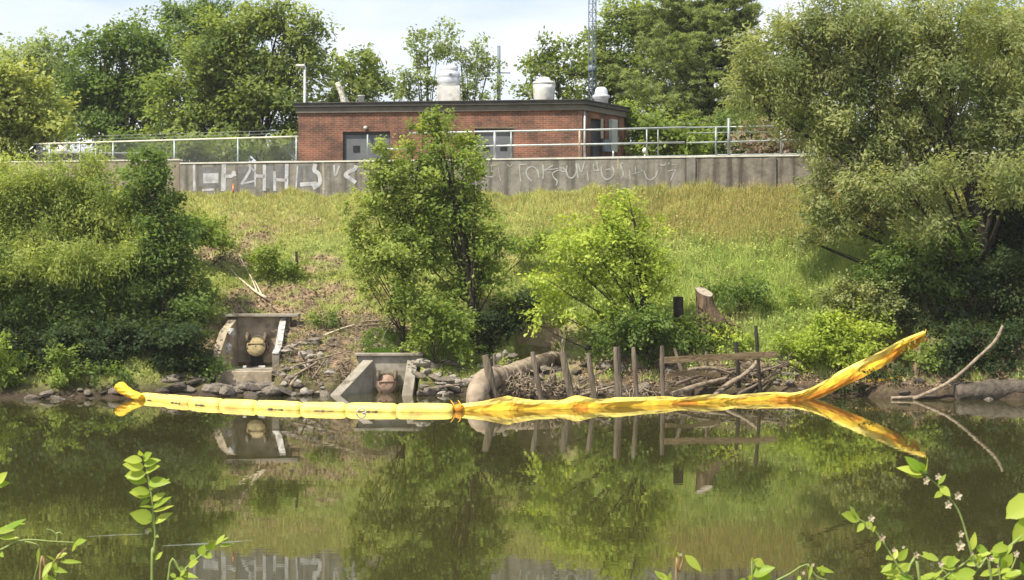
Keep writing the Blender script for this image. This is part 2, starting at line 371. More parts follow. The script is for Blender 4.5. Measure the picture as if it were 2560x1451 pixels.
# ------------------------------------------------------------ ground, water
def grid_axis(lo, hi, a, b, fine, outer): 
    return np.unique(np.round(np.concatenate([outer[outer < a], np.arange(a, b, fine), outer[outer >= b]]), 4))
xs = grid_axis(0, 0, -19, 19, .14, np.array([-240, -180, -120, -90, -70, -45, -35, -28, -24, -21, 19.2, 21, 24, 28, 35, 45, 70, 90, 120, 180, 240.]))
ys = grid_axis(0, 0, 40.4, 54.6, .12, np.array([-60, -40, -30, -20, -8, 0, 2, 4.5, 7, 10, 13, 20, 29, 30.5, 36, 39, 40, 54.8, 56, 60, 70, 90, 130, 180, 240, 300.]))
X, Y = np.meshgrid(xs, ys, indexing='ij'); Z = ground(X, Y)
Z = np.where((Y > wall_y(X) - .3) & (Y < 54.7), np.where(Y > wall_y(X) + .05, 6.65, Z), Z)

DIRT = np.array([.36, .26, .17]); STRAW = np.array([.56, .49, .24]); OLIVE = np.array([.40, .40, .12]); GREEN = np.array([.30, .37, .10])
BRIGHT = np.array([.36, .45, .11]); GOLD = np.array([.47, .50, .17]); MUD_SHADE = np.array([.07, .052, .036])
dirt_patches = [(560, 640, 90, 32, .8), (640, 590, 60, 40, .7), (620, 545, 60, 14, .35), (790, 660, 60, 24, .75), (700, 745, 140, 34, .95), (650, 775, 110, 26, 1), (820, 735, 90, 30, .8),
  (850, 830, 150, 60, .85), (820, 890, 150, 55, 1.0), (960, 830, 70, 34, .9), (740, 830, 60, 90, .95), (760, 560, 50, 20, .45), (960, 740, 60, 30, .5), (1240, 640, 60, 26, .5), (1200, 790, 70, 50, .5), (560, 790, 60, 20, .7),
  (1830, 790, 60, 34, .8), (1960, 945, 120, 30, 1), (2050, 955, 100, 30, 1), (1380, 850, 70, 60, .8), (2250, 960, 160, 50, 1.2), (600, 870, 120, 100, .8), (1690, 930, 300, 45, 1)]
def proj(x, y, z): return 1280 + F * x / y, YH - F * (z - H) / y
def dirt_shade_amount(x, y, z):
    px, py = proj(x, y, z); a = np.clip((px - 2230) / 80, 0, .93) * np.clip((py - 560) / 80, 0, 1)  # right end: bare soil put in for the deep shade under the willow
    for cx, cy, rx, ry, s in dirt_patches:
        q = ((px - cx) / (rx * 1.15)) ** 2 + ((py - cy) / (ry * 1.2)) ** 2; a = np.maximum(a, s * np.clip(1.35 - q, 0, 1))
    w = .35 * np.sin(x * 5.1 + 3 * np.sin(y * 2.3)) + .3 * np.sin(y * 11 + x * 3)
    return np.clip(a + w * a, 0, 1.2)
def veg_col(x, y, z, rng):
    px, py = proj(x, y, z); n = len(x)
    u = (y - edge_y(x)) / (wall_y(x) - edge_y(x))
    w = .5 + .5 * np.sin(x * 1.1 + 2 * np.sin(y * .9 + 1)) * np.sin(y * 1.4 + 1.3 * np.sin(x * .8))
    right = np.clip((px - 1250) / 350, 0, 1)
    g = np.clip(.35 + .5 * w + right * np.clip((.80 - u) * 3.2, -.6, .8) - .5 * np.clip((u - .75) * 4, 0, 1), 0, 1)[:, None]
    c = OLIVE * (1 - g) + GREEN * g
    b = (right * np.clip(1.25 - np.abs(u - .5) * 3.6, 0, 1) * (.55 + .5 * w))[:, None]
    c = c * (1 - b) + BRIGHT * b
    go = (np.clip((u - .70) * 3.5, 0, 1) * (.25 + .4 * w))[:, None]
    c = c * (1 - go) + GOLD * go
    return c
zf = Z.ravel(); xf = X.ravel(); yf = Y.ravel(); rng = np.random.default_rng(3)
inband = (yf > 40) & (yf < 54.7) & (np.abs(xf) < 30)
base_c = np.tile(np.array([.10, .10, .035]), (len(xf), 1))
dm = dirt_shade_amount(xf, np.maximum(yf, 1), zf)
vc = veg_col(xf, np.maximum(yf, 1), zf, rng) * .85
g_ = np.clip(dm, 0, 1)[:, None]; soil = DIRT * (.75 + .25 * np.sin(xf * 9 + 4 * np.sin(yf * 5)))[:, None]
cg = vc * (1 - g_) + soil * g_
low = np.clip(1 - (zf - .1) / .6, 0, 1)[:, None]; cg = cg * (1 - low) + MUD_SHADE * low  # low ground turns to mud, darkened for the shadow among shore rocks
cg = np.where(inband[:, None], cg, base_c)
me = bpy.data.meshes.new('ground'); nx, ny = X.shape
me.vertices.add(nx * ny); me.vertices.foreach_set('co', np.stack([xf, yf, zf], 1).astype(np.float32).ravel())
i, j = np.meshgrid(np.arange(nx - 1), np.arange(ny - 1), indexing='ij'); q = (i * ny + j).ravel()
Q = np.stack([q, q + ny, q + ny + 1, q + 1], 1).astype(np.int32)
me.loops.add(Q.size); me.loops.foreach_set('vertex_index', Q.ravel()); me.polygons.add(len(Q)); me.polygons.foreach_set('loop_start', np.arange(0, Q.size, 4, dtype=np.int32))
a = me.attributes.new('col', 'FLOAT_COLOR', 'POINT'); cc = np.ones((nx * ny, 4), np.float32); cc[:, :3] = np.clip(cg, 0, 1); a.data.foreach_set('color', cc.ravel())
me.update(calc_edges=True); me.polygons.foreach_set('use_smooth', [True] * len(Q))
gm, gnt, gb = new_mat('soil'); at = gnt.nodes.new('ShaderNodeAttribute'); at.attribute_name = 'col'
gn = gnt.nodes.new('ShaderNodeTexNoise'); gn.inputs['Scale'].default_value = 5; gn.inputs['Detail'].default_value = 10; gn.inputs['Roughness'].default_value = .75
gr = gnt.nodes.new('ShaderNodeMapRange'); gr.inputs[1].default_value = .3; gr.inputs[2].default_value = .7; gr.inputs[3].default_value = .3; gr.inputs[4].default_value = 1.45
gx = gnt.nodes.new('ShaderNodeMix'); gx.data_type = 'RGBA'; gx.blend_type = 'MULTIPLY'; gx.inputs[0].default_value = 1
gt = gnt.nodes.new('ShaderNodeTexCoord'); gnt.links.new(gt.outputs['Object'], gn.inputs['Vector']); gnt.links.new(gn.outputs[0], gr.inputs[0])
gnt.links.new(at.outputs['Color'], gx.inputs[6]); gnt.links.new(gr.outputs[0], gx.inputs[7]); gnt.links.new(gx.outputs[2], gb.inputs['Base Color'])
gbp = gnt.nodes.new('ShaderNodeBump'); gbp.inputs['Strength'].default_value = 1; gbp.inputs['Distance'].default_value = .12
gnt.links.new(gn.outputs[0], gbp.inputs['Height']); gnt.links.new(gbp.outputs[0], gb.inputs['Normal']); gb.inputs['Roughness'].default_value = .95; gb.inputs['Specular IOR Level'].default_value = .15
me.materials.append(gm); tag(link_mesh('ground', me, None), kind='structure')

wm, wnt, wb = new_mat('river_water')
wb.inputs['Base Color'].default_value = (.036, .034, .012, 1); wb.inputs['Roughness'].default_value = .015; wb.inputs['IOR'].default_value = 1.85
wb.inputs['Specular IOR Level'].default_value = .62
wt = wnt.nodes.new('ShaderNodeTexCoord'); wmp = wnt.nodes.new('ShaderNodeMapping'); wmp.inputs['Scale'].default_value = (.55, 1.5, 1)
wn = wnt.nodes.new('ShaderNodeTexNoise'); wn.inputs['Scale'].default_value = 1.5; wn.inputs['Detail'].default_value = 3
wbp = wnt.nodes.new('ShaderNodeBump'); wbp.inputs['Strength'].default_value = .2; wbp.inputs['Distance'].default_value = .0042
wnt.links.new(wt.outputs['Object'], wmp.inputs[0]); wnt.links.new(wmp.outputs[0], wn.inputs['Vector']); wnt.links.new(wn.outputs[0], wbp.inputs['Height']); wnt.links.new(wbp.outputs[0], wb.inputs['Normal'])
me = bpy.data.meshes.new('river_water'); me.from_pydata([(-238, 8, 0), (238, 8, 0), (238, 47, 0), (-238, 47, 0)], [], [(0, 1, 2, 3)]); me.materials.append(wm)
tag(link_mesh('river_water', me, None), kind='structure')

# ------------------------------------------------------------ retaining wall, graffiti
TH = .3
def Wp(px, py, off=0.0):
    D = (51.3 - TH / 2 - off) / (1 + .168 * (px - 1280) / F); return P(px, py, D)
wdir = unit(np.array([1, -.168, 0.])); wn_ = unit(np.array([-.168, -1, 0.])); wax = np.array([wdir, -wn_, [0, 0, 1.]])
WTOP = 7.25
def wall_seg(px0, px1, name, label, mat, top, coping=True, origin_extra=0):
    a = Wp(px0, 400); b = Wp(px1, 400); a[2] = b[2] = 0
    root = empty(name, ((a + b) / 2)[0:2].tolist() + [6.1], label, 'wall')
    back = -wn_ * TH
    m = MB().prism([a + (0, 0, 5.4), b + (0, 0, 5.4), b + (0, 0, top), a + (0, 0, top)], back); m.build('wall_panel', mat, root)
    if coping:
        c0 = a - back * .08; m = MB().prism([c0 + (0, 0, top + .001), c0 + (b - a) + (0, 0, top + .001), c0 + (b - a) + (0, 0, top + .05), c0 + (0, 0, top + .05)], back * 1.16); m.build('coping', M['coping'], root)
    return root
def streak_concrete(name, c1, c2, dark):
    m = noise_mat(name, c1, c2, 3, .88, bump=.3); nt = m.node_tree; b = nt.nodes['Principled BSDF']; src = b.inputs['Base Color'].links[0].from_socket
    t = nt.nodes.new('ShaderNodeTexCoord'); mp = nt.nodes.new('ShaderNodeMapping'); mp.inputs['Scale'].default_value = (2.4, 1, .12)
    n = nt.nodes.new('ShaderNodeTexNoise'); n.inputs['Scale'].default_value = 1.6; n.inputs['Detail'].default_value = 6
    r = nt.nodes.new('ShaderNodeValToRGB'); r.color_ramp.elements[0].position = .47; r.color_ramp.elements[1].position = .62
    r.color_ramp.elements[0].color = (0, 0, 0, 1); r.color_ramp.elements[1].color = (.85, .85, .85, 1)
    x = nt.nodes.new('ShaderNodeMix'); x.data_type = 'RGBA'; x.inputs[7].default_value = rgba(dark)
    nt.links.new(t.outputs['Object'], mp.inputs[0]); nt.links.new(mp.outputs[0], n.inputs['Vector']); nt.links.new(n.outputs[0], r.inputs[0]); nt.links.new(r.outputs[0], x.inputs[0])
    nt.links.new(src, x.inputs[6]); nt.links.new(x.outputs[2], b.inputs['Base Color']); return m
M['wallc'] = streak_concrete('wall_concrete', (.155, .142, .12), (.245, .228, .195), (.085, .078, .066))
M['wallc2'] = streak_concrete('wall_concrete_stained', (.13, .115, .095), (.24, .215, .18), (.055, .045, .035))
M['wallc3'] = streak_concrete('wall_concrete_tan', (.22, .185, .14), (.29, .25, .19), (.17, .14, .105))
wl = wall_seg(-700, 449, 'concrete_wall', 'light tan plain stretch of concrete retaining wall at left, behind the willow shrub', M['wallc3'], 7.38)
wm1 = wall_seg(450, 1714, 'concrete_wall', 'long grey concrete retaining wall covered in white graffiti below the brick building', M['wallc'], WTOP)
wr = wall_seg(1715, 4200, 'concrete_wall', 'dark water-stained concrete retaining wall at right behind tall dry grass', M['wallc2'], WTOP)
m = MB()
for px in (808, 1138, 1545): a = Wp(px, 400, .002); m.box((a[0], a[1], 6.35), (.05, .012, 1.78), wax)
m.build('joint', M['concrete_dark'], wm1)
for px in (1932, 2160):
    a = Wp(px, 400, .03); MB().box((a[0], a[1], 6.3), (.22, .06, 1.86), wax).build('pilaster', M['wallc'], wr)
a = Wp(1728, 400, .03); MB().box((a[0], a[1], 6.3), (.28, .06, 1.86), wax).build('pilaster', M['wallc'], wr)
wk = 1.3
def stroke(mb, pts, w, off=.008, smooth=True):
    w = w * wk
    p = [Wp(x, y, off) for x, y in pts]
    if smooth and len(p) > 2: p = spline(p, len(p) * 4)
    for k in range(len(p) - 1):
        a, b = p[k], p[k + 1]; d = b - a; L = np.linalg.norm(d)
        if L < 1e-4: continue
        d /= L; s = np.cross(d, wn_); s /= np.linalg.norm(s); e = d * w * .2; o = wn_ * (.0004 * (k % 7))
        mb.add([a - e + s * w / 2 + o, b + e + s * w / 2 + o, b + e - s * w / 2 + o, a - e - s * w / 2 + o], [(0, 1, 2, 3)])
gl = MB()
for pts, w in [([(485, 412), (486, 476)], .07), ([(560, 412), (558, 476)], .13), ([(562, 440), (578, 441), (586, 430)], .09), ([(586, 430), (588, 440)], .06), ([(624, 412), (624, 428), (604, 460)], .07),
     ([(638, 412), (638, 466)], .05), ([(604, 460), (640, 452)], .05), ([(622, 414), (638, 430)], .04), ([(640, 440), (660, 442)], .09), ([(661, 414), (661, 476)], .09), ([(686, 430), (687, 476)], .08), ([(690, 450), (716, 451)], .08), ([(717, 412), (716, 472)], .1),
     ([(788, 412), (786, 426), (797, 436), (800, 452), (796, 462), (784, 470)], .11), ([(752, 462), (790, 459)], .11), ([(808, 418), (809, 474)], .05), ([(890, 416), (886, 424), (872, 430), (864, 438), (874, 446), (888, 456)], .10), ([(835, 414), (838, 440), (848, 416)], .05), ([(740, 474), (744, 414)], .04), ([(534, 474), (506, 476)], .06)]:
    stroke(gl, pts, w)
gl.add([Wp(x, y, .008) for x, y in ((508, 434), (546, 433), (546, 458), (508, 459))], [(0, 1, 2, 3)])
gl.build('graffiti', M['paint_white'], wm1)
M['paint_grey'] = noise_mat('paint_grey', (.105, .105, .11), (.185, .182, .18), 2.5, .8)
gp = MB()
for x0, x1, y0, y1 in ((496, 548, 418, 470), (596, 636, 416, 472), (664, 684, 414, 474), (690, 714, 414, 446), (742, 758, 412, 470), (764, 786, 416, 456)):
    gp.add([Wp(x, y, .004) for x, y in ((x0, y0), (x1, y0 + 1), (x1 - 2, y1), (x0 + 2, y1 - 3))], [(0, 1, 2, 3)])
gp.build('painted_patches', M['paint_grey'], wm1)
wk = .8
M['paint_thin'] = noise_mat('paint_thin', (.24, .23, .22), (.40, .385, .37), 3, .7)
gl = MB()
def Z3(L): return [(1120 + x / 3.628, 100 + y / 3.628) for x, y in L]
for L, w in [([(270, 1180), (300, 1200)], .06), ([(300, 1240), (330, 1230), (360, 1240), (410, 1245)], .05), ([(325, 1240), (322, 1290)], .05), ([(385, 1140), (440, 1135)], .05), ([(395, 1140), (398, 1210)], .05), ([(455, 1150), (460, 1200), (480, 1280)], .035),
    ([(540, 1130), (560, 1150), (590, 1120)], .04), ([(640, 1130), (710, 1130)], .05), ([(645, 1130), (650, 1200), (660, 1285)], .045),
    ([(760, 1280), (720, 1240), (710, 1190), (740, 1155), (780, 1155), (810, 1185), (825, 1250)], .06), ([(860, 1130), (865, 1210), (860, 1260)], .06), ([(950, 1140), (890, 1175), (880, 1190)], .045), ([(860, 1165), (900, 1180), (1000, 1165)], .035),
    ([(1000, 1180), (950, 1210), (960, 1250), (990, 1280), (980, 1320)], .05), ([(1015, 1150), (1030, 1190), (1070, 1195), (1040, 1160), (1010, 1185)], .05), ([(1080, 1140), (1075, 1190), (1090, 1240), (1120, 1255), (1150, 1230), (1165, 1190)], .06), ([(1165, 1120), (1170, 1190), (1180, 1250)], .07),
    ([(1180, 1120), (1200, 1190), (1215, 1190), (1240, 1100)], .045), ([(1262, 1190), (1272, 1280)], .05), ([(1320, 1130), (1325, 1180), (1370, 1185)], .05), ([(1350, 1100), (1360, 1180)], .06), ([(1390, 1150), (1395, 1220), (1430, 1265), (1480, 1250), (1505, 1200), (1490, 1150)], .06), ([(1430, 1180), (1470, 1170)], .05),
    ([(1555, 1120), (1590, 1120)], .05), ([(1560, 1120), (1575, 1170)], .06), ([(1580, 1180), (1590, 1220), (1570, 1265)], .05), ([(1645, 1180), (1655, 1300)], .035), ([(1700, 1150), (1700, 1220)], .035), ([(1670, 1220), (1760, 1190), (1740, 1170)], .035),
    ([(1780, 1190), (1800, 1250), (1840, 1270), (1880, 1240), (1900, 1190)], .055), ([(1925, 1135), (1960, 1138), (1975, 1120)], .045), ([(2000, 1130), (2005, 1115)], .05), ([(2030, 1130), (2080, 1135)], .04), ([(2000, 1190), (2060, 1180), (2045, 1220), (2020, 1275)], .045)]:
    stroke(gl, Z3(L), w)
gl.build('graffiti', M['paint_thin'], wm1)

# ------------------------------------------------------------ pipe railing on the wall
def rail_pt(px, py): return Wp(px, py, -.15)
rl = empty('pipe_railing', rail_pt(1500, 400), 'galvanized three-rail pipe railing standing on top of the graffitied concrete wall', 'railing')
def line_rail(pts, r, mat='galv', nm='rail'):
    m = MB(); m.tube([rail_pt(*p) for p in pts], r, 8); return m.build(nm, M[mat], rl)
line_rail([(1023, 334), (1200, 330), (1480, 325), (1716, 319)], .034)
line_rail([(965, 374), (1022, 372)], .038); line_rail([(1150, 367), (1300, 364), (1480, 361), (1712, 356.5)], .032)
line_rail([(1190, 400), (1480, 395.5), (1714, 391)], .036)
line_rail([(1716, 319.5), (2070, 314)], .026, 'galv_green'); line_rail([(1716, 357.5), (1785, 356), (1953, 351.5), (2070, 348)], .026, 'galv_green')
line_rail([(1716, 391), (1786, 389.5), (1796, 388), (1950, 386.5), (2070, 384)], .026, 'galv_green'); line_rail([(1722, 333), (1830, 331), (2070, 329)], .012, 'galv_green')
for px, t, r, mt in [(919, 337, .028, 'galv_green'), (1237, 330, .045, 'galv'), (1278, 329, .03, 'galv_green'), (1449, 326, .036, 'tan_metal'), (1462, 290, .028, 'galv'), (1533, 378, .03, 'galv'), (1617, 322, .028, 'galv_green'), (1645, 320, .02, 'galv_green'),
                     (1790, 318, .036, 'galv_green'), (1822, 296, .05, 'galv_green'), (1953, 316, .036, 'galv_green'), (2040, 314, .036, 'galv_green')]:
    a = rail_pt(px, t); b = a.copy(); b[2] = WTOP + .04; m = MB(); m.tube([b, a], r, 8); m.lathe((b[0], b[1], WTOP + .05), [(r * 2.1, 0), (r * 2.1, .02)], 10); m.build('post', M[mt], rl)

# chain link fence, left
cf = empty('chain_link_fence', Wp(430, 405, -.2), 'grey chain-link fence with pale top rail, left of the brick building', 'fence')
def Fp(px, z=None, py=None):
    D = 54.3 + (745 - px) * .0042; p = P(px, 340 if py is None else py, D)
    if z is not None: p[2] = z
    return p
FT = lambda px: 342 + (745 - px) * .0285
m = MB(); m.tube([Fp(px, py=FT(px)) for px in range(85, 746, 60)], .035, 8); m.build('top_rail', M['coping'], cf)
m = MB(); m.tube([Fp(px, z=7.45) for px in range(85, 746, 60)], .015, 6); m.build('bottom_wire', M['galv'], cf)
for px in (124, 200, 240, 283, 436, 595, 741):
    t = Fp(px, py=FT(px)); m = MB(); m.tube([(t[0], t[1], 6.65), t + (0, 0, .02)], .035, 8); m.build('post', M['galv_green'], cf)
m = MB(); e0 = Fp(90); e1 = Fp(741); L = np.linalg.norm(e1[:2] - e0[:2]); n = int(L / .085)
for s_ in (1, -1):
    for k in range(-14, n + 14):
        pts = []
        for t_ in np.linspace(0, 1, 2):
            xx = k * .085 + s_ * (t_ - .5) * 1.05
            f_ = np.clip(xx / L, 0, 1); base = e0 * (1 - f_) + e1 * f_; tz = Fp(90 + f_ * 651, py=FT(90 + f_ * 651))[2]
            pts.append((base[0], base[1] + .03 + .004 * s_, 7.45 + (tz - 7.45) * t_))
        m.tube(pts, .0045, 3, cap=False)
m.build('chain_mesh', M['wire'], cf)
m = MB()
for dz in (.13, .24): m.tube([Fp(px, py=FT(px)) + (0, .05, dz) for px in range(230, 746, 40)], .008, 4)
m.build('barbed_wire', M['wire'], cf)
m = MB(); a = Wp(583, 484, .25); m.tube([a, a + (0, 0, .28)], .03, 8); m.lathe(a + (0, 0, .281), [(.034, 0), (.03, .04), (.005, .05)], 8)
tag(m.build('marker_stake', M['marker']), 'small orange marker stake in the grass at the foot of the graffiti wall', 'stake')

# ------------------------------------------------------------ brick pump building
def brick_mat():
    m, nt, b = new_mat('brick_wall'); L = nt.links
    t = nt.nodes.new('ShaderNodeTexCoord'); s = nt.nodes.new('ShaderNodeSeparateXYZ'); ad = nt.nodes.new('ShaderNodeMath'); cb = nt.nodes.new('ShaderNodeCombineXYZ')
    L.new(t.outputs['Object'], s.inputs[0]); L.new(s.outputs[0], ad.inputs[0]); L.new(s.outputs[1], ad.inputs[1]); L.new(ad.outputs[0], cb.inputs[0]); L.new(s.outputs[2], cb.inputs[1])
    br = nt.nodes.new('ShaderNodeTexBrick'); br.inputs['Scale'].default_value = 1; br.inputs['Brick Width'].default_value = .21; br.inputs['Row Height'].default_value = .075
    br.inputs['Mortar Size'].default_value = .008; br.inputs['Color1'].default_value = (.20, .085, .058, 1); br.inputs['Color2'].default_value = (.125, .058, .043, 1); br.inputs['Mortar'].default_value = (.24, .18, .14, 1); br.inputs['Bias'].default_value = -.1
    L.new(cb.outputs[0], br.inputs['Vector'])
    n = nt.nodes.new('ShaderNodeTexNoise'); n.inputs['Scale'].default_value = 1.1; n.inputs['Detail'].default_value = 9; n.inputs['Roughness'].default_value = .7; L.new(cb.outputs[0], n.inputs['Vector'])
    r = nt.nodes.new('ShaderNodeValToRGB'); r.color_ramp.elements[0].position = .40; r.color_ramp.elements[1].position = .60; r.color_ramp.elements[0].color = (.5, .52, .52, 1); r.color_ramp.elements[1].color = (1.4, 1.22, 1.08, 1)
    x = nt.nodes.new('ShaderNodeMix'); x.data_type = 'RGBA'; x.blend_type = 'MULTIPLY'; x.inputs[0].default_value = 1
    L.new(n.outputs[0], r.inputs[0]); L.new(br.outputs[0], x.inputs[6]); L.new(r.outputs[0], x.inputs[7]); L.new(x.outputs[2], b.inputs['Base Color']); b.inputs['Roughness'].default_value = .9
    bp = nt.nodes.new('ShaderNodeBump'); bp.inputs['Distance'].default_value = .01; L.new(br.outputs['Fac'], bp.inputs['Height']); bp.invert = True; L.new(bp.outputs[0], b.inputs['Normal'])
    return m
M['brick'] = brick_mat()
ZF = 6.64
A0 = np.array([(745 - 1280) * 58.1 / F, 58.1, 0]); B0 = np.array([(1455 - 1280) * 57.0 / F, 57.0, 0]); C0 = np.array([4.40, 59.6, 0])
fd = unit(B0 - A0); fn = np.array([fd[1], -fd[0], 0]); fn = fn if fn[1] < 0 else -fn
sd_ = unit(C0 - B0); sn = np.array([sd_[1], -sd_[0], 0])
D1 = C0 + np.array([.5, 4.5, 0]); E1 = A0 + np.array([.6, 6.5, 0])
bld = empty('brick_building', B0 + (0, 0, ZF), 'single-storey red brick pump house with flat dark roof edge, standing above the graffiti wall', 'building')
up3 = np.array([0, 0, 1.])
def front(px, py, off=0.0):     # point on the front wall plane
    # plane: (p-B0).fn = off
    dirv = np.array([(px - 1280) / F, 1, -(py - YH) / F]); o = np.array([0, 0, H]); t = (np.dot(B0 - o, fn) + off - 0) / np.dot(dirv, fn)
    return o + dirv * t
def side(px, py, off=0.0):
    dirv = np.array([(px - 1280) / F, 1, -(py - YH) / F]); o = np.array([0, 0, H]); t = (np.dot(B0 - o, sn) + off) / np.dot(dirv, sn)
    return o + dirv * t
ZW = front(1455, 276)[2]; ZT = front(1455, 250)[2]; ZL = front(1455, 266)[2]
dl = (front(857, 330), front(976, 330)); dr = (front(1187, 322), front(1284, 322))
def s_of(p): return np.dot(p - A0, fd)
LW = np.linalg.norm(B0 - A0)
def wall_with_openings(p0, dvec, nvec, length, z0, z1, ops, th=.28):
    mb = MB(); xs_ = [0]
    for a_, b_, t_ in ops: xs_ += [a_, b_]
    xs_.append(length)
    for k in range(0, len(xs_), 2):
        a_, b_ = xs_[k], xs_[k + 1]
        mb.prism([p0 + dvec * a_ + up3 * z0, p0 + dvec * b_ + up3 * z0, p0 + dvec * b_ + up3 * z1, p0 + dvec * a_ + up3 * z1], -nvec * th)
    for a_, b_, t_ in ops:
        mb.prism([p0 + dvec * a_ + up3 * t_, p0 + dvec * b_ + up3 * t_, p0 + dvec * b_ + up3 * z1, p0 + dvec * a_ + up3 * z1], -nvec * th)
    return mb
ops = [(s_of(dl[0]), s_of(dl[1]), dl[0][2]), (s_of(dr[0]), s_of(dr[1]), dr[0][2])]
wall_with_openings(A0, fd, fn, LW, ZF, ZW, ops).build('front_wall', M['brick'], bld)
LS = np.linalg.norm(C0 - B0); sa = np.dot(side(1476, 300) - B0, sd_); sb = np.dot(side(1512, 300) - B0, sd_); zt_s = side(1480, 296)[2]
wall_with_openings(B0 + sd_ * .001, sd_, sn, LS, ZF, ZW, [(sa, sb, zt_s)]).build('side_wall', M['brick'], bld)
m = MB(); m.prism([C0 + up3 * ZF, D1 + up3 * ZF, D1 + up3 * ZW, C0 + up3 * ZW], (-.28, .02, 0)); m.prism([D1 + up3 * ZF, E1 + up3 * ZF, E1 + up3 * ZW, D1 + up3 * ZW], (0, -.28, 0)); m.prism([E1 + up3 * ZF, A0 + fd * .3 + up3 * ZF - fn * .3, A0 + fd * .3 - fn * .3 + up3 * ZW, E1 + up3 * ZW], (.28, 0, 0)); m.build('rear_wall', M['brick'], bld)
def plan(o): 
    return [A0 - fd * o + fn * o, B0 + fn * o + sd_ * 0 + sn * o * .75, C0 + sn * o + sd_ * o, D1 + np.array([o, o, 0]), E1 + np.array([-o, o, 0])]
m = MB(); m.prism([p + up3 * (ZW + .001) for p in plan(.07)], (0, 0, ZL - ZW + .06)); m.build('fascia_board', M['fascia_low'], bld)
m = MB(); m.prism([p + up3 * (ZL + .065) for p in plan(.15)], (0, 0, ZT - ZL - .10)); m.build('fascia', M['fascia'], bld, bevel=.01)
m = MB(); m.prism([p + up3 * (ZT - .033) for p in plan(.19)], (0, 0, .035)); m.build('roof', M['fascia'], bld)
ftop = up3
def door(p0, p1, ztop, nm='double_door'):
    rec = -fn * .14; wdt = np.dot(p1 - p0, fd); a = A0 + fd * s_of(p0) + rec
    dd = MB(); dd.bar(a + up3 * (ztop - .04) + fd * 0, a + fd * wdt + up3 * (ztop - .04), .08, .078, mi=0)
    dd.box(a + fd * .03 + up3 * (ZF + (ztop - ZF) / 2 - .04), (.058, .08, ztop - ZF - .085), np.array([fd, -fn, up3])); dd.box(a + fd * (wdt - .03) + up3 * (ZF + (ztop - ZF) / 2 - .04), (.058, .08, ztop - ZF - .085), np.array([fd, -fn, up3]))
    fr = dd.build('door_frame', M['door_frame'], bld)
    lw = (wdt - .14) / 2
    for k in (0, 1):
        x0 = .06 + k * (lw + .02); c = a + fd * (x0 + lw / 2) + up3 * (ZF + (ztop - .1 - ZF) / 2) - fn * .01
        lf = MB(); lf.box(c, (lw, .045, ztop - .1 - ZF), np.array([fd, -fn, up3])); lo = lf.build('door_leaf', M['door'], bld, bevel=.004)
        wz = front(892, 372)[2] if nm == 'a' else front(1212, 368)[2]
        wc = a + fd * (x0 + lw / 2 + (-.0 if k else .02)) + fn * .022; wc = np.array([wc[0], wc[1], wz])
        MB().box(wc, (.26, .02, .24), np.array([fd, -fn, up3])).build('pane', M['black'], lo)
        hc = a + fd * (x0 + (lw - .08 if k == 0 else .08)) + fn * .04; MB().box((hc[0], hc[1], ZF + 1.0), (.03, .06, .14), np.array([fd, -fn, up3])).build('handle', M['alu'], lo)
door(dl[0], dl[1], dl[0][2], 'a'); door(dr[0], dr[1], dr[0][2], 'b')
p = front(915, 320); m = MB(); m.box(p + fn * .04, (.12, .08, .10), np.array([fd, -fn, up3])); m.lathe(p + fn * .12 + (0, 0, -.08), [(.03, .0), (.07, .04), (.07, .1), (.02, .14)], 12); m.build('wall_lamp', M['white_metal'], bld)
# lintel band over right door
m = MB(); a = front(1180, 320, .004); b = front(1292, 320, .004); m.bar(a, b, .01, .05); m.build('lintel', M['rust'], bld)
# side: recessed dark door, cabinets, downpipe
sax = np.array([sd_, -sn, up3])
a = B0 + sd_ * ((sa + sb) / 2) - sn * .18; MB().box((a[0], a[1], (ZF + zt_s) / 2), (sb - sa, .05, zt_s - ZF), sax).build('side_door', M['door_frame'], bld)
c = B0 + sd_ * (sa + .25) - sn * .14; MB().box((c[0], c[1], 8.0), (.3, .02, .6), sax).build('pane', M['black'], bld)
p = side(1505, 322, .02); MB().box(p, (.16, .03, .75), sax).build('notice_panel', M['tan_metal'], bld)
p = side(1533, 340, .09); MB().box(p, (.42, .16, 1.25), sax).build('electrical_cabinet', M['grey_box'], bld, bevel=.01)
p = side(1516, 365, .07); MB().box(p, (.40, .12, .46), sax).build('meter_box', M['bluegrey'], bld, bevel=.01)
m = MB(); p = side(1461, 340, .05); m.tube([(p[0], p[1], ZF), (p[0], p[1], ZW - .05)], .035, 8); m.build('downpipe', M['galv'], bld)
m = MB(); p = side(1546, 335, .03); m.tube([(p[0], p[1], 8.3), (p[0], p[1], 8.75)], .02, 6); m.build('conduit', M['tan_metal'], bld)
# roof equipment (bolted down, each a thing that stands on the roof)
zr = ZT + .002
c = P(1122, 233, 59.2); ev = empty('exhaust_fan', (c[0], c[1], zr), 'tall white box-based exhaust fan with round grey drum, tallest unit on the roof', 'roof fan')
zt = P(1122, 218, 59.2)[2]; MB().box((c[0], c[1], (zr + zt) / 2), (.90, .9, zt - zr)).build('curb', M['white_metal'], ev, bevel=.015)
zg = P(1122, 164, 59.2)[2]; hh = zg - zt; MB().lathe((c[0], c[1], zt + .002), [(.30, 0), (.40, .05), (.43, .12), (.44, hh * .35), (.42, hh * .4), (.44, hh * .44), (.43, hh * .66), (.34, hh * .72), (.36, hh * .76), (.35, hh * .88), (.30, hh * .96), (.12, hh)], 28).build('drum', M['alu'], ev)
MB().box((c[0] + .1, c[1] - .45, zt + hh * .52), (.12, .06, .06)).build('latch', M['bluegrey'], ev)
c = P(1360, 220, 59.0); ev = empty('exhaust_fan', (c[0], c[1], zr), 'white bowl-shaped exhaust fan with domed cap in the middle of the roof', 'roof fan')
hb = P(1360, 213, 59)[2] - zr; ht = P(1360, 193, 59)[2] - zr
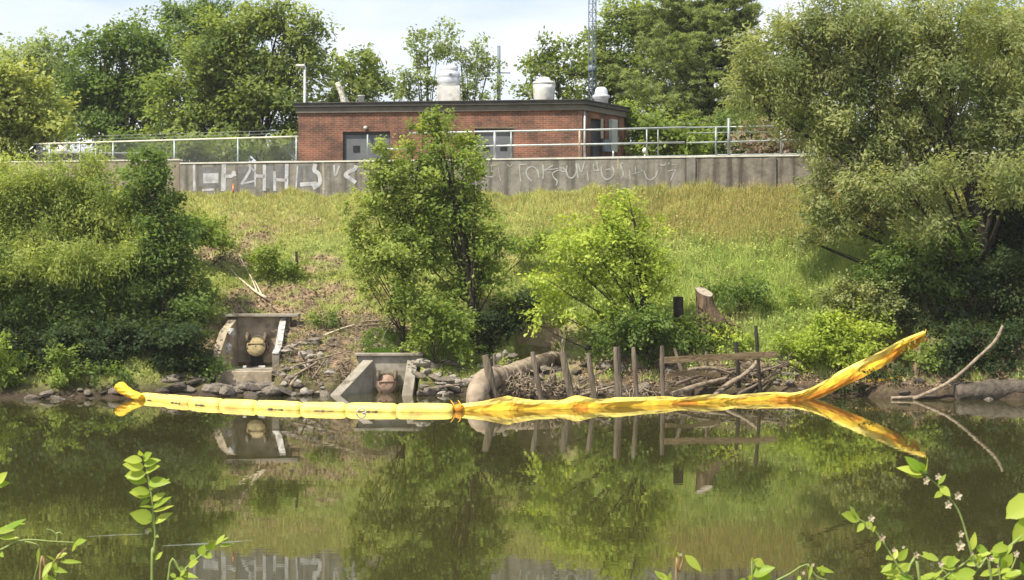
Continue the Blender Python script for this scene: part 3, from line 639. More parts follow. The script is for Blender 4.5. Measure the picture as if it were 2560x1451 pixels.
MB().lathe((c[0], c[1], zr), [(.36, 0), (.38, .05), (.43, hb * .8), (.445, hb)], 30).build('bowl', M['white_metal'], ev)
MB().lathe((c[0], c[1], zr), [(.45, hb + .002), (.44, hb + .10), (.38, hb + .13), (.27, hb + .15), (.26, ht - .10), (.20, ht - .02), (.08, ht)], 30).build('cap', M['white_metal'], ev)
c = P(1503, 235, 60.5); ev = empty('turbine_vent', (c[0], c[1], zr), 'small silver fluted dome vent on a flared base at the right end of the roof', 'roof vent')
h1 = P(1503, 243, 60.5)[2] - zr; h2 = P(1503, 218, 60.5)[2] - zr
MB().lathe((c[0], c[1], zr), [(.30, 0), (.28, h1 - .1), (.36, h1 - .02), (.34, h1 + .06), (.25, h1 + .1)], 28).build('base', M['alu'], ev)
MB().lathe((c[0], c[1], zr + h1 + .101), [(.25, 0), (.25, .06), (.22, .2), (.17, h2 - h1 - .13), (.06, h2 - h1 - .1)], 36, flute=.05).build('turbine', M['alu'], ev)
c = P(903, 246, 59); m = MB(); m.lathe((c[0], c[1], zr), [(.12, 0), (.12, .36), (.14, .37), (.14, .40)], 16); m.lathe((c[0] + .17, c[1], zr), [(.05, 0), (.05, .14)], 12)
tag(m.build('vent_pipe', M['white_metal']), 'short white vent pipe with a stub beside it on the roof', 'vent pipe')
c = P(866, 255, 60); c2 = P(843, 207, 60); m = MB(); m.tube(spline([(c[0], c[1], zr - .02), (c + c2) / 2 + (-.02, 0, 0), c2], 8), [.13, .13, .12, .12, .11, .11, .1, .08], 10, wob=.14)
M['foil'] = noise_mat('foil', (.22, .20, .14), (.62, .6, .52), 14, .5, lo=.42, hi=.56)
tag(m.build('leaning_pipe', M['foil']), 'mottled pale pipe leaning to the left above the roof edge', 'pipe')
# lamp post behind left end
c = P(762, 256, 60.2); t = P(762, 166, 60.2); lp = empty('lamp_post', (c[0], c[1], 6.65), 'slim grey lamp post with flat white head behind the brick building', 'lamp post')
MB().tube([(c[0], c[1], 6.65), (t[0], t[1], t[2])], [.07, .05], 10).build('pole', M['galv'], lp)
MB().box((t[0] - .17, t[1], t[2] + .02), (.36, .22, .09)).build('lamp_head', M['white_metal'], lp, bevel=.02)
# lattice mast
MD = 66; mb_ = P(1481, 240, MD); mast = empty('lattice_mast', (mb_[0], mb_[1], 6.65), 'tall thin steel lattice radio mast rising behind the brick building', 'radio mast')
top = 22.0; r = .18
for k in range(3):
    t = 2 * math.pi * k / 3 + .5; o = np.array([r * math.cos(t), r * math.sin(t), 0]); MB().tube([np.array([mb_[0], mb_[1], 6.65]) + o, np.array([mb_[0], mb_[1], top]) + o], .026, 6).build('leg', M['bluegrey'], mast)
m = MB(); z = 6.8; k = 0
while z < top - .4:
    for q_ in range(3):
        t0 = 2 * math.pi * q_ / 3 + .5; t1 = 2 * math.pi * (q_ + 1) / 3 + .5
        if k % 2: t0, t1 = t1, t0
        m.tube([(mb_[0] + r * math.cos(t0), mb_[1] + r * math.sin(t0), z), (mb_[0] + r * math.cos(t1), mb_[1] + r * math.sin(t1), z + .36)], .012, 4)
        m.tube([(mb_[0] + r * math.cos(t0), mb_[1] + r * math.sin(t0), z), (mb_[0] + r * math.cos(t1), mb_[1] + r * math.sin(t1), z)], .010, 4)
    z += .38; k += 1
m.build('bracing', M['bluegrey'], mast)
MB().lathe((mb_[0], mb_[1], P(0, 180, MD)[2]), [(.16, 0), (.2, .06), (.2, .22), (.12, .28)], 12).build('collar', M['bluegrey'], mast)
c = P(1247, 180, 76); t = P(1247, 115, 76); up_ = empty('utility_pole', (c[0], c[1], 6.65), 'dark blue-grey utility pole with short crossarm behind the roof', 'utility pole')
MB().tube([(c[0], c[1], 6.65), tuple(t)], [.13, .09], 10).build('pole', M['bluegrey'], up_)
a = P(1240, 182, 76); b = P(1276, 183, 76); MB().bar(a, b, .06, .05).build('crossarm', M['bluegrey'], up_)
# low building far left
fb = empty('low_building', P(215, 400, 60)[:2].tolist() + [6.65], 'low beige flat-roofed building mostly hidden behind the left fence', 'building')
a = P(20, 400, 60.5); b = P(352, 400, 60.5); zt = P(200, 391, 60.5)[2]; MB().box(((a[0] + b[0]) / 2, 62.5, (6.65 + zt) / 2), (b[0] - a[0], 4, zt - 6.65)).build('wall', M['tan_metal'], fb)
zt2 = P(200, 385, 60.5)[2]; MB().box(((a[0] + b[0]) / 2, 62.5, (zt + zt2) / 2 + .001), (b[0] - a[0] + .3, 4.3, zt2 - zt)).build('roof', M['fascia'], fb, bevel=.01)
MB().box(((a[0] + b[0]) / 2, 62.5, zt2 + .025), (b[0] - a[0] + .34, 4.34, .04)).build('roof_edge', M['alu'], fb)
for px, nm in ((226, 'window'), (255, 'window')):
    q0 = P(px, 402, 60.48); MB().box((q0[0], 60.48, q0[2]), (.3, .05, .2)).build('window', M['black'], fb)
for px, py, w, lab in ((155, 362, 30, 'white domed vent on the low roof at far left, right-hand one'), (88, 366, 28, 'white domed vent with a wide brim on the low roof beside the left tree'), (28, 364, 24, 'small white domed vent partly behind the yellow-green tree at the far left edge')):
    c = P(px, 384, 62); h = P(px, py, 62)[2] - zt2 - .05; w = w * 62 / F / 2 * 1.1
    v_ = empty('roof_vent', (c[0], 62, zt2 + .046), lab, 'roof vent')
    MB().lathe((c[0], 62, zt2 + .046), [(w * .6, 0), (w * .62, h * .3)], 20).build('base', M['white_metal'], v_)
    MB().lathe((c[0], 62, zt2 + .046), [(w * 1.25, h * .3 + .002), (w * 1.25, h * .4), (w * .9, h * .45), (w * .85, h * .75), (w * .5, h * .95), (w * .1, h)], 20).build('dome', M['white_metal'], v_)
a = P(1612, 375, 53); m = MB(); m.tube([(a[0], 53, 6.65), (a[0], 53, P(0, 372, 53)[2])], .03, 8); m.lathe((a[0], 53, P(0, 384, 53)[2]), [(.05, 0), (.09, .05), (.09, .12), (.04, .2)], 12)
tag(m.build('standpipe', M['white_metal']), 'short white standpipe behind the railing just right of the brick building', 'standpipe')
c = P(1560, 252, 63); # small pale distant roof glimpse omitted

# ------------------------------------------------------------ outfalls
def gate(parent, c, r, mat, tilt, bracket='rust'):
    """round flap gate: pipe ring in the wall, hinged flap hung from two arms"""
    c = np.array(c, float)
    g = MB(); g.tube([c + (0, .02, 0), c + (0, -.14, 0)], r * 1.22, 24); gm_ = g.build('pipe_ring', M['rust'], parent)
    g = MB(); g.tube([c + (0, -.141, 0), c + (0, -.16, 0)], r * 1.02, 24); g.build('pipe_mouth', M['black'], parent)
    ct = c + (0, -.20, 0); s, k = math.sin(tilt), math.cos(tilt); hinge = ct + (0, 0, r * 1.1)
    def rot(p): d = np.asarray(p, float) - hinge; return hinge + np.array([d[0], d[1] * k + d[2] * s, -d[1] * s + d[2] * k])
    g = MB(); prof = [(0.02, -.06), (r * .5, -.055), (r * .8, -.03), (r * .84, -.012), (r, -.010), (r, .03)]
    V = []; Fc = []; n = 28
    for rr, dy in prof:
        for j in range(n): t = 2 * math.pi * j / n; V.append(rot(ct + (rr * math.cos(t), dy, rr * math.sin(t))))
    for i_ in range(len(prof) - 1):
        for j in range(n): q = (j + 1) % n; Fc.append((i_ * n + j, i_ * n + q, (i_ + 1) * n + q, (i_ + 1) * n + j))
    g.add(V, Fc, 0, True); g.f += [tuple(len(g.v) - len(V) + (len(prof) - 1) * n + j for j in range(n))]; g.mi += [0]; g.sm += [False]
    g.tube([rot(ct + (-r * .8, -.06, r * .28)), rot(ct + (r * .8, -.06, r * .28))], .03, 6)
    fl = g.build('flap', mat, parent)
    for sx in (-1, 1):
        g = MB(); x = sx * r * .92
        g.box(c + (x, -.18, r * 1.12), (.10, .26, .16)); g.tube([c + (x, -.30, r * 1.3), rot(ct + (x, -.10, r * .75)), rot(ct + (x * .95, -.07, r * .35))], [.035, .04, .03], 8)
        g.lathe(c + (x, -.28, r * 1.12), [(.035, 0), (.042, .09), (.02, .12)], 10)
        g.build('hinge_arm', M[bracket], parent)
def wingwall(parent, pts_top, zb, th, mat, nm='wing_wall', capmat=None):
    """pts_top: list of (x,y,z) along the inner face, th = thickness vector"""
    th = np.asarray(th, float); poly = [np.array(p, float) for p in pts_top] + [np.array([p[0], p[1], zb]) for p in reversed(pts_top)]
    return MB().prism(poly, th).build(nm, mat, parent, bevel=.012)
# left
o1 = empty('outfall_headwall', (-7.6, 44.6, .4), 'tan concrete outfall box with round tan flap gate, leftmost of the outfalls', 'outfall')
zt = P(0, 792, 45.7)[2]
MB().box((-7.62, 45.85, (zt + .3) / 2), (1.9, .3, zt - .3)).build('back_wall', M['concrete_dark'], o1, bevel=.01)
MB().box((-7.5, 45.72, zt + .045), (2.2, .62, .08)).build('cap_slab', M['concrete'], o1, bevel=.01)
wingwall(o1, [(-8.24, 45.69, zt - .02), (-8.34, 44.55, 1.72), (-8.44, 43.72, 1.0)], .3, (-.24, 0, 0), M['concrete_dark'])
wingwall(o1, [(-6.98, 45.69, zt - .02), (-6.93, 44.3, 1.22), (-6.90, 43.72, 1.10)], .3, (.2, 0, 0), M['concrete'])
# limewashed end strip on right wing
m = MB(); m.prism([(-6.96, 45.66, zt + .0), (-6.90, 44.3, 1.30), (-6.90, 43.70, 1.13), (-6.90, 43.70, 1.10), (-6.90, 44.3, 1.223), (-6.96, 45.66, zt - .015)], (.18, 0, 0)); m.build('whitewashed_edge', M['limewash'], o1)
zs = P(0, 927, 43.7)[2]; MB().box((-7.65, 44.6, zs - .17), (1.50, 2.15, .34)).build('apron', M['concrete'], o1, bevel=.02)
MB().box((-7.67, 43.52, .27), (1.62, .26, .70)).build('sill', M['concrete_dark'], o1, bevel=.02)
gate(o1, (P(643, 870, 45.6)[0], 45.69, P(643, 868, 45.6)[2]), .29, M['gate_tan'], .32)
x = P(643, 0, 45.6)[0]; MB().box((x, 45.6, .85), (.34, .16, .5)).build('dark_block', M['black'], o1, bevel=.02)  # black block below the flap gate
for k, (px, w) in enumerate(((612, .1), (655, .2))):
    q0 = P(px, 921, 43.9); m = MB(); m.box(q0 + (0, 0, .04), (w, .12, .07)); tag(m.build('concrete_chunk', M['limewash'], bevel=.015), ('small' if k == 0 else 'larger') + ' white chunk lying on the apron of the left outfall', 'chunk')
# middle
o2 = empty('outfall_headwall', (-3.6, 43.2, -.3), 'low grey concrete outfall at the waterline with sloping wing walls and a pinkish flap gate', 'outfall')
zt = P(0, 890, 43.8)[2]
MB().box((-3.52, 44.0, zt / 2 - .25), (1.85, .36, zt + .5)).build('back_wall', M['concrete'], o2, bevel=.012)
MB().box((-3.55, 43.97, zt + .035), (1.98, .5, .07)).build('cap_slab', M['concrete'], o2, bevel=.01)
MB().prism([(-4.28, 43.81, zt - .10), (-5.18, 42.35, -.08), (-5.18, 42.35, -.6), (-4.28, 43.81, -.6)], (.30, .0, 0)).build('wing_wall', M['concrete'], o2, bevel=.012)
MB().prism([(-3.02, 43.81, zt - .10), (-3.08, 42.3, -.05), (-3.08, 42.3, -.6), (-3.02, 43.81, -.6)], (.30, .0, 0)).build('wing_wall', M['concrete'], o2, bevel=.012)
gx0 = P(968, 0, 43.7)[0]; gate(o2, (gx0 , 43.81, P(0, 960, 43.7)[2]), .27, M['gate_pink'], .06)
# right (behind the big pipe)
o3 = empty('outfall_headwall', (.8, 45.2, .5), 'shaded brown concrete headwall behind the big elbow pipe and posts, whitewashed on its right edge', 'outfall')
zt = P(0, 822, 45.5)[2]; a = P(1288, 0, 45.5)[0]; b = P(1402, 0, 45.5)[0]
MB().box(((a + b) / 2, 45.7, (zt + .3) / 2), (b - a, .4, zt - .3)).build('back_wall', M['concrete_dark'], o3, bevel=.012)
MB().prism([(b, 45.5, zt - .2), (b + .35, 44.3, .95), (b + .5, 43.6, .72), (b + .5, 43.6, .2), (b, 45.5, .2)], (.24, .0, 0)).build('wing_wall', M['limewash'], o3, bevel=.012)
MB().prism([(a, 45.5, zt - .2), (a - .12, 44.3, 1.0), (a - .12, 44.3, .2), (a, 45.5, .2)], (-.24, .0, 0)).build('wing_wall', M['concrete_dark'], o3, bevel=.012)
# elbow pipe
ep = empty('elbow_pipe', water_at(1195, 1012), 'big tan elbow pipe bending down from the shaded headwall into the river', 'pipe')
p0 = P(1395, 895, 44.9); p1 = P(1330, 912, 43.4); p2 = P(1240, 945, 41.2); p3 = P(1213, 953, 40.5); p4 = P(1192, 985, 39.6); p5 = np.array([p4[0] - .03, p4[1] - .1, -.4])
MB().tube(spline([p0, p1, p2], 12), .23, 20).build('straight_pipe', M['pipe'], ep)
for t_ in (.35, .7): MB().tube([p1 + (p2 - p1) * t_, p1 + (p2 - p1) * (t_ + .03)], .25, 20).build('coupling', M['pipe'], ep)
MB().tube(spline([p2 + (p1 - p2) * .04, p3, p4, p5], 22), [.29 + .03 * math.sin(i * .28) for i in range(22)], 22).build('elbow', M['pipe'], ep)
MB().tube([p2 + (p1 - p2) * .03, p2 + (p1 - p2) * .07], .33, 22).build('flange', M['pipe'], ep)

# ------------------------------------------------------------ timber posts and boards
posts = [(1213, 888, 1238, 1006, 20, 40.0, 'thick weathered post leaning in front of the elbow pipe'), (1331, 880, 1354, 1002, 14, 40.4, 'leaning timber post at the left side of the driftwood tangle'),
 (1405, 880, 1430, 1002, 18, 40.4, 'leaning timber post right of the driftwood tangle, second from the elbow pipe outward'), (1470, 883, 1487, 1006, 14, 40.2, 'slightly leaning post midway between the driftwood tangle and the thick upright post'),
 (1542, 868, 1547, 1007, 19, 40.1, 'thickest upright timber post standing in the river'), (1583, 868, 1593, 1006, 12, 40.2, 'slim upright post immediately right of the thickest post'),
 (1655, 865, 1657, 1000, 12, 40.8, 'upright post holding the left end of the two brown boards'), (1686, 872, 1714, 960, 9, 41.9, 'thin pole leaning behind the upper board'),
 (1840, 855, 1846, 940, 10, 42.2, 'short dark post behind the middle of the upper board'), (1889, 815, 1899, 950, 9, 42.2, 'tall thin dark post near the right end of the upper board'),
 (1766, 880, 1768, 935, 9, 42.3, 'short stub post behind the upper board near its middle'), (1236, 885, 1238, 930, 9, 42.6, 'short pale stub behind the elbow pipe')]
random.seed(11)
for x0, y0, x1, y1, w, D, lab in posts:
    t = P(x0, y0, D); b = P(x1, y1, D); r = w * D / F / 2; dv = (b - t); b = b + dv * .35; m = MB(); n = 8
    m.tube([t + (b - t) * k / n for k in range(n + 1)], [r * random.uniform(.92, 1.08) * (1 if k else .82) for k in range(n + 1)], 9, wob=.1, smooth=False)
    tag(m.build('timber_post', M['stump_dark'] if D > 42 and w < 11 and x0 > 1800 else M['post'], origin=(b[0], b[1], 0)), lab, 'post', 'timber posts of the old river fence')
def board(a, b, h, D0, D1, lab, sag=0):
    p, q = P(*a, D0), P(*b, D1); m = MB(); n = 8; pts = [p + (q - p) * k / n + (0, 0, sag * math.sin(k / n * math.pi * 1.5) * .06) for k in range(n + 1)]
    for k in range(n): m.bar(pts[k], pts[k + 1] + (pts[k + 1] - pts[k]) * .02 * (k < n - 1), .045, h + .004 * (k % 2))
    tag(m.build('board', M['board'], origin=pts[4]), lab, 'board', 'boards of the old river fence')
board((1662, 901), (1941, 886), .17, 40.7, 42.0, 'upper brown board nailed across the posts, longest of the two')
board((1664, 941), (1800, 932), .12, 40.75, 41.6, 'lower brown board, shorter and bowed, below the long board', 1)
# driftwood, logs, branches
random.seed(21)
def log(a, b, r, lab, mat='drift', D0=None, D1=None, bend=.0, name='driftwood_log', cat='log', group=None, taper=.6, via=None):
    p, q = P(*a, D0), P(*b, D1); pts = [p, (p + q) / 2 + (random.uniform(-.05, .05), 0, bend), q] if via is None else [p] + [P(vx, vy, D0 + (D1 - D0) * (i + 1) / (len(via) + 1)) for i, (vx, vy) in enumerate(via)] + [q]
    m = MB(); s = spline(pts, 14); m.tube(s, [r * (1 - (1 - taper) * i / 13) * random.uniform(.88, 1.12) for i in range(14)], 8, wob=.1)
    return tag(m.build(name, M[mat], origin=p), lab, cat, group)
log((1680, 988), (1817, 946), .09, 'long grey driftwood log lying low below the brown boards', D0=41.2, D1=42.3, bend=.03)
log((1785, 992), (1897, 900), .085, 'curved pale driftwood log rising toward the tall thin dark post', D0=41.4, D1=42.8, via=[(1815, 965), (1870, 930)])
log((1690, 960), (1850, 920), .05, 'thin branch lying between the two long driftwood logs and the boards', D0=41.6, D1=42.8, mat='drift_dark', bend=.06)
log((1720, 925), (1830, 935), .06, 'bleached crooked branch just under the lower board', D0=41.7, D1=42.4, bend=.1)
log((1430, 995), (1552, 962), .045, 'pale stick floating slantwise left of the thickest post', D0=40.5, D1=41.2)
log((1420, 985), (1468, 962), .04, 'short pale stick right of the driftwood tangle', D0=41, D1=41.3)
log((1290, 915), (1345, 985), .05, 'pale broken branch leaning over the driftwood tangle', D0=41.6, D1=41.2)
log((1845, 985), (1950, 925), .05, 'dark curved branch on the mud right of the boards', D0=41.9, D1=42.9, mat='drift_dark', bend=-.05)
log((1900, 930), (1975, 905), .035, 'thin branch on the debris at the right end of the boards', D0=42.4, D1=43.4, mat='drift')
log((2282, 998), (2506, 815), .05, 'long bare curved branch rising out of the water at far right', D0=41.0, D1=41.5, mat='drift', name='bare_branch', cat='branch', taper=.8, via=[(2370, 958), (2450, 890), (2490, 850)])
log((2228, 996), (2345, 990), .05, 'bleached flat timber lying on the mud at the foot of the bare branch', D0=41.05, D1=41.2, mat='drift')
log((2385, 985), (2640, 968), .30, 'massive dark fallen log lying along the water at the far right', D0=41.3, D1=41.5, mat='rock_dark', taper=.95)
log((1450, 958), (1530, 915), .03, 'thin branch propped in the rubble behind the slanting stick', D0=42, D1=42.6, mat='drift_dark')
log((1250, 985), (1300, 930), .035, 'stick leaning behind the first leaning post', D0=41.2, D1=41.8)
def branchy(pts_list, rad, lab, mat, D, name='dead_branch', base=None):
    m = MB()
    for pts, r in pts_list:
        w = [G(px, py) + (0, -.12, .08) for px, py in pts]; m.tube(spline(w, 10), [r * (1 - .75 * i / 9) for i in range(10)], 6, wob=.08)
    return tag(m.build(name, M[mat]), lab, 'branch')
branchy([([(668, 752), (640, 735), (612, 712), (592, 695), (578, 678)], .05), ([(645, 738), (632, 705), (610, 665), (600, 640)], .03), ([(655, 742), (640, 712), (628, 700)], .03)], .05, 'bleached forked dead branch lying on the slope above the left outfall', 'deadwood', 0)
branchy([([(812, 846), (850, 830), (888, 818)], .045)], .05, 'pale crooked stick on the bare soil between the left and middle outfalls', 'deadwood', 0, 'stick')
branchy([([(905, 812), (950, 808), (1000, 815)], .04), ([(915, 820), (960, 815), (1003, 808)], .03)], .05, 'crossed brown sticks lying above the middle outfall', 'drift', 0, 'stick')
branchy([([(895, 790), (915, 760), (925, 735)], .022), ([(912, 765), (930, 745)], .015)], .05, 'thin upright dead twig on the slope left of the twin-trunk tree', 'drift', 0, 'twig')
branchy([([(1005, 790), (960, 845), (1000, 838)], .02)], .05, 'thin fallen branch just left of the grass tuft over the middle outfall', 'drift', 0, 'stick')
for k, (a, b, r, lab) in enumerate([((712, 950), (795, 905), .05, 'long brown branch slanting over the rocks right of the left outfall'), ((780, 948), (815, 895), .035, 'grey branch standing among the rocks between the outfalls'), ((725, 965), (760, 925), .04, 'short brown branch against the foot of the left outfall'),
        ((750, 880), (770, 930), .025, 'thin upright twig in the soil right of the left outfall'), ((735, 915), (860, 880), .03, 'thin long branch lying across the bare soil between outfalls'), ((1060, 975), (1150, 962), .05, 'pale log lying at the waterline right of the middle outfall')]):
    log(a, b, r, lab, mat='drift' if k % 2 == 0 else 'drift_dark', D0=43.0 - .5 * (a[1] > 960), D1=43.6 - .9 * (b[1] > 955), name='driftwood_branch', cat='branch')
# tangled driftwood heap
m = MB(); rng = np.random.default_rng(5)
for k in range(420):
    px = rng.normal(1330, 55) if k < 330 else rng.uniform(1420, 1700); py = 990 - abs(rng.normal(0, 24 if k < 330 else 9)); D = rng.uniform(40.7, 42.0)
    c = P(px, min(py, 996), D); d_ = unit(rng.normal(size=3) * (1, .7, .8)); L = rng.uniform(.12, .45); r = rng.uniform(.008, .028)
    q1 = c + d_ * L / 2; q0 = c - d_ * L / 2; q0[2] = max(q0[2], -.02); q1[2] = max(q1[2], -.02)
    m.tube([q0, (q0 + q1) / 2 + rng.normal(size=3) * .05, q1], [r, r * .9, r * .4], 5)
for cx in (1300, 1385):      # root plates with radiating roots
    c = P(cx, 965, 41.4)
    for k in range(46):
        t = rng.uniform(0, 2 * math.pi); e = c + np.array([math.cos(t) * rng.uniform(.2, .55), rng.uniform(-.35, .1), abs(math.sin(t)) * rng.uniform(.1, .62) - .12])
        m.tube(bez(c, (c + e) / 2 + rng.normal(size=3) * .08, e, 5), [.04, .034, .026, .018, .008], 5)
tag(m.build('driftwood_tangle', M['drift']), 'pale tangle of driftwood roots and sticks caught behind the posts', 'driftwood', kind='stuff')
m = MB()
for k in range(240):
    px = rng.uniform(1660, 1990); t = (px - 1660) / 330; py = 975 - 45 * t - abs(rng.normal(0, 22)); c = G(px, min(py, 985)) if py < 960 else P(px, py, 42.0)
    d_ = unit(rng.normal(size=3) * (1.6, .7, .5) + (0, 0, .1)); L = rng.uniform(.2, .8); r = rng.uniform(.008, .022); c = c + (0, -.1, .08)
    m.tube([c - d_ * L / 2, c + rng.normal(size=3) * .04, c + d_ * L / 2], [r, r * .9, r * .4], 5)
tag(m.build('brushwood', M['drift_dark']), 'low heap of dark brushwood under the brown boards', 'brushwood', kind='stuff')
m = MB()
for k in range(1000):
    px = rng.uniform(690, 1010); py = rng.uniform(800, 965) if px < 880 else rng.uniform(790, 880)
    c = G(px, py) + (0, -.04, .04); d_ = unit(rng.normal(size=3) * (1.3, .6, .5)); L = rng.uniform(.1, .5); r = rng.uniform(.004, .013)
    m.tube([c - d_ * L / 2, c + rng.normal(size=3) * .03, c + d_ * L / 2], [r, r, r * .4], 4)
tag(m.build('twig_litter', M['drift']), 'dry twigs and litter scattered over the bare soil between the outfalls', 'twigs', kind='stuff')
# stumps
c = P(1697, 800, 44.4); t = P(1695, 743, 44.4); m = MB(); r = .155
m.tube([c - (0, 0, .4), c, (c + t) / 2, t], [r * 1.15, r * 1.02, r * .98, r * .97], 14, wob=.05); m2 = m.build('trunk', M['stump_dark'], empty('tree_stump', c, 'dark straight-cut stump left of the big flared stump', 'stump'))
MB().lathe(t + (0, 0, .003), [(r * .9, 0), (r * .88, .012)], 14).build('cut_face', M['drift_dark'], m2.parent)
c = P(1768, 803, 44.3); rt = empty('tree_stump', c, 'large brown stump with slanting pale cut top and flaring roots on the slope', 'stump')
m = MB(); n = 20; V = []; lev = [(-.5, 1.5), (0, 1.25), (.15, 1.02), (.35, .86), (.6, .78), (.78, .76)]
for li, (hz, sc) in enumerate(lev):
    for j in range(n):
        a_ = 2 * math.pi * j / n; fl = 1 + (.28 * max(0, math.cos(a_ - .2)) ** 2 + .14 * math.cos(3 * a_)) * max(0, 1.1 - hz * 1.6)
        rr = .33 * sc * fl * (1 + .05 * math.sin(5 * a_)); z = hz + (-.14 * math.cos(a_ + .9) * (1 if li == 5 else .6 if li == 4 else 0)) + .0
        V.append(c + (rr * math.cos(a_) - .12 * hz, rr * math.sin(a_), z + (.06 if li == 5 else 0)))
Fc = [(i_ * n + j, i_ * n + (j + 1) % n, (i_ + 1) * n + (j + 1) % n, (i_ + 1) * n + j) for i_ in range(5) for j in range(n)]
m.add(V, Fc, 0, True); m.build('trunk', M['stump'], rt)
tv = [np.array(v) + (0, 0, .004) for v in V[-n:]]; MB().prism(tv, (0, 0, .02)).build('cut_face', M['cutwood'], rt)
m = MB()
for e, r0 in [((.75, .1, -.05), .09), ((.95, -.2, -.2), .07), ((.5, -.4, -.25), .08), ((-.4, -.3, -.25), .07)]:
    e = np.array(e); m.tube(bez(c + (0.1 * np.sign(e[0]), -.05, .3), c + e * .5 + (0, 0, .12), c + e, 7), [r0, r0, r0 * .9, r0 * .8, r0 * .7, r0 * .5, r0 * .3], 7, wob=.1)
m.build('roots', M['stump'], rt)
p = G(745, 684); tag(MB().tube([p - (0, 0, .2), p + (-.03, 0, .33), p + (-.06, 0, .70)], [.05, .045, .04], 8, wob=.06).build('wooden_stake', M['stump_dark']), 'thin dark stake standing beside the round bush on the upper slope', 'stake')

# ------------------------------------------------------------ riprap stones
def rock_mesh(seed):
    import bmesh
    rng = np.random.default_rng(seed); bm = bmesh.new(); bmesh.ops.create_icosphere(bm, subdivisions=2, radius=1)
    pl = unit(rng.normal(size=(9, 3))); dd = rng.uniform(.55, .85, 9)
    for v in bm.verts:
        q = np.array(v.co)
        for a_, b_ in zip(pl, dd):
            o = q @ a_ - b_
            if o > 0: q = q - a_ * o
        q = q * (1 + rng.normal() * .025); v.co = q * (1, .8, .58)
    me = bpy.data.meshes.new('stone'); bm.to_mesh(me); bm.free(); return me
RM = {}
for mn in ('rock', 'rock_pale', 'rock_dark'):
    RM[mn] = []
    for s_ in range(5):
        me_ = rock_mesh(s_ + 10 * len(RM)); me_.materials.append(M[mn]); RM[mn].append(me_)
rng = np.random.default_rng(17)
SZ = {'rock': 'grey-brown', 'rock_pale': 'pale', 'rock_dark': 'dark'}
def stones(n, px0, px1, hlo, hhi, smin, smax, kinds, lab, grp, ylim=None):
    for k in range(n):
        px = px0 + (px1 - px0) * (k + rng.random()) / n; hz = rng.uniform(hlo, hhi) ** 1.0
        x = (px - 1280) * 42.3 / F; e = float(edge_y(x)); y = e + hz * 2.2 - .15; x = (px - 1280) * y / F
        if -5.2 < x < -2.75 and y > 42.2: continue
        z = float(ground(x, y)); s = rng.uniform(smin, smax)
        kk = kinds[rng.integers(len(kinds))]; o = bpy.data.objects.new('riprap_stone', RM[kk][rng.integers(5)]); C.objects.link(o)
        f_ = (px - px0) / (px1 - px0); size = 'large' if s > smin + .62 * (smax - smin) else 'small' if s < smin + .3 * (smax - smin) else 'middling'
        ll = f"{size} {SZ[kk]} stone, {'at the waterline' if hz < (hlo + hhi) / 2 else 'higher on the bank'}, {lab}, {'left end' if f_ < .2 else 'left of middle' if f_ < .4 else 'middle' if f_ < .6 else 'right of middle' if f_ < .8 else 'right end'}"
        o.location = (x, y, max(z, -.1) + s * .22); o.scale = (s * rng.uniform(.9, 1.6), s, s * rng.uniform(.55, 1.15)); o.rotation_euler = (rng.uniform(-.3, .3), rng.uniform(-.3, .3), rng.uniform(0, 6.28))
        tag(o, ll, 'stone', grp)
stones(13, 60, 300, 0, .25, .08, .22, ['rock', 'rock_dark'], 'left of the boom', 'stones under the left shrubs')
stones(34, 400, 720, 0, .5, .12, .40, ['rock', 'rock', 'rock_dark'], 'before the left outfall', 'stones before the left outfall')
stones(100, 700, 905, 0, 1.15, .07, .24, ['rock', 'rock_pale', 'rock'], 'between the outfalls', 'stones between the outfalls')
stones(46, 1045, 1210, 0, .8, .10, .28, ['rock', 'rock_pale'], 'left of elbow pipe', 'stones left of the elbow pipe')
stones(44, 1215, 1680, .1, .9, .12, .30, ['rock', 'rock_dark', 'rock'], 'behind the posts', 'stones behind the posts')
stones(16, 1850, 2010, .15, .6, .08, .2, ['rock', 'rock_pale'], 'right of the boards', 'stones right of the boards')
stones(10, 2230, 2560, 0, .35, .1, .22, ['rock', 'rock_dark'], 'under the willow', 'stones under the willow')
# broken whitewashed rubble beside the left outfall
for px, py, s, lab in [(578, 832, .20, 'upper whitish rubble block beside the left outfall'), (566, 870, .22, 'middle whitish rubble block beside the left outfall'), (552, 910, .24, 'lower whitish rubble block beside the left outfall'), (1262, 884, .14, 'pale grey block left of the shaded headwall'), (1245, 893, .16, 'small pale block just above the elbow pipe')]:
    p = P(px, py, 44.5 if px < 700 else 43.3); me_ = RM['rock_pale'][rng.integers(5)].copy(); me_.materials.clear(); me_.materials.append(M['limewash'] if px < 700 else M['rock_pale'])
    o = bpy.data.objects.new('rubble_block', me_); C.objects.link(o); o.location = tuple(p); o.scale = (s * .8, s, s * 1.4); o.rotation_euler = (.3, .2, px); tag(o, lab, 'rubble')

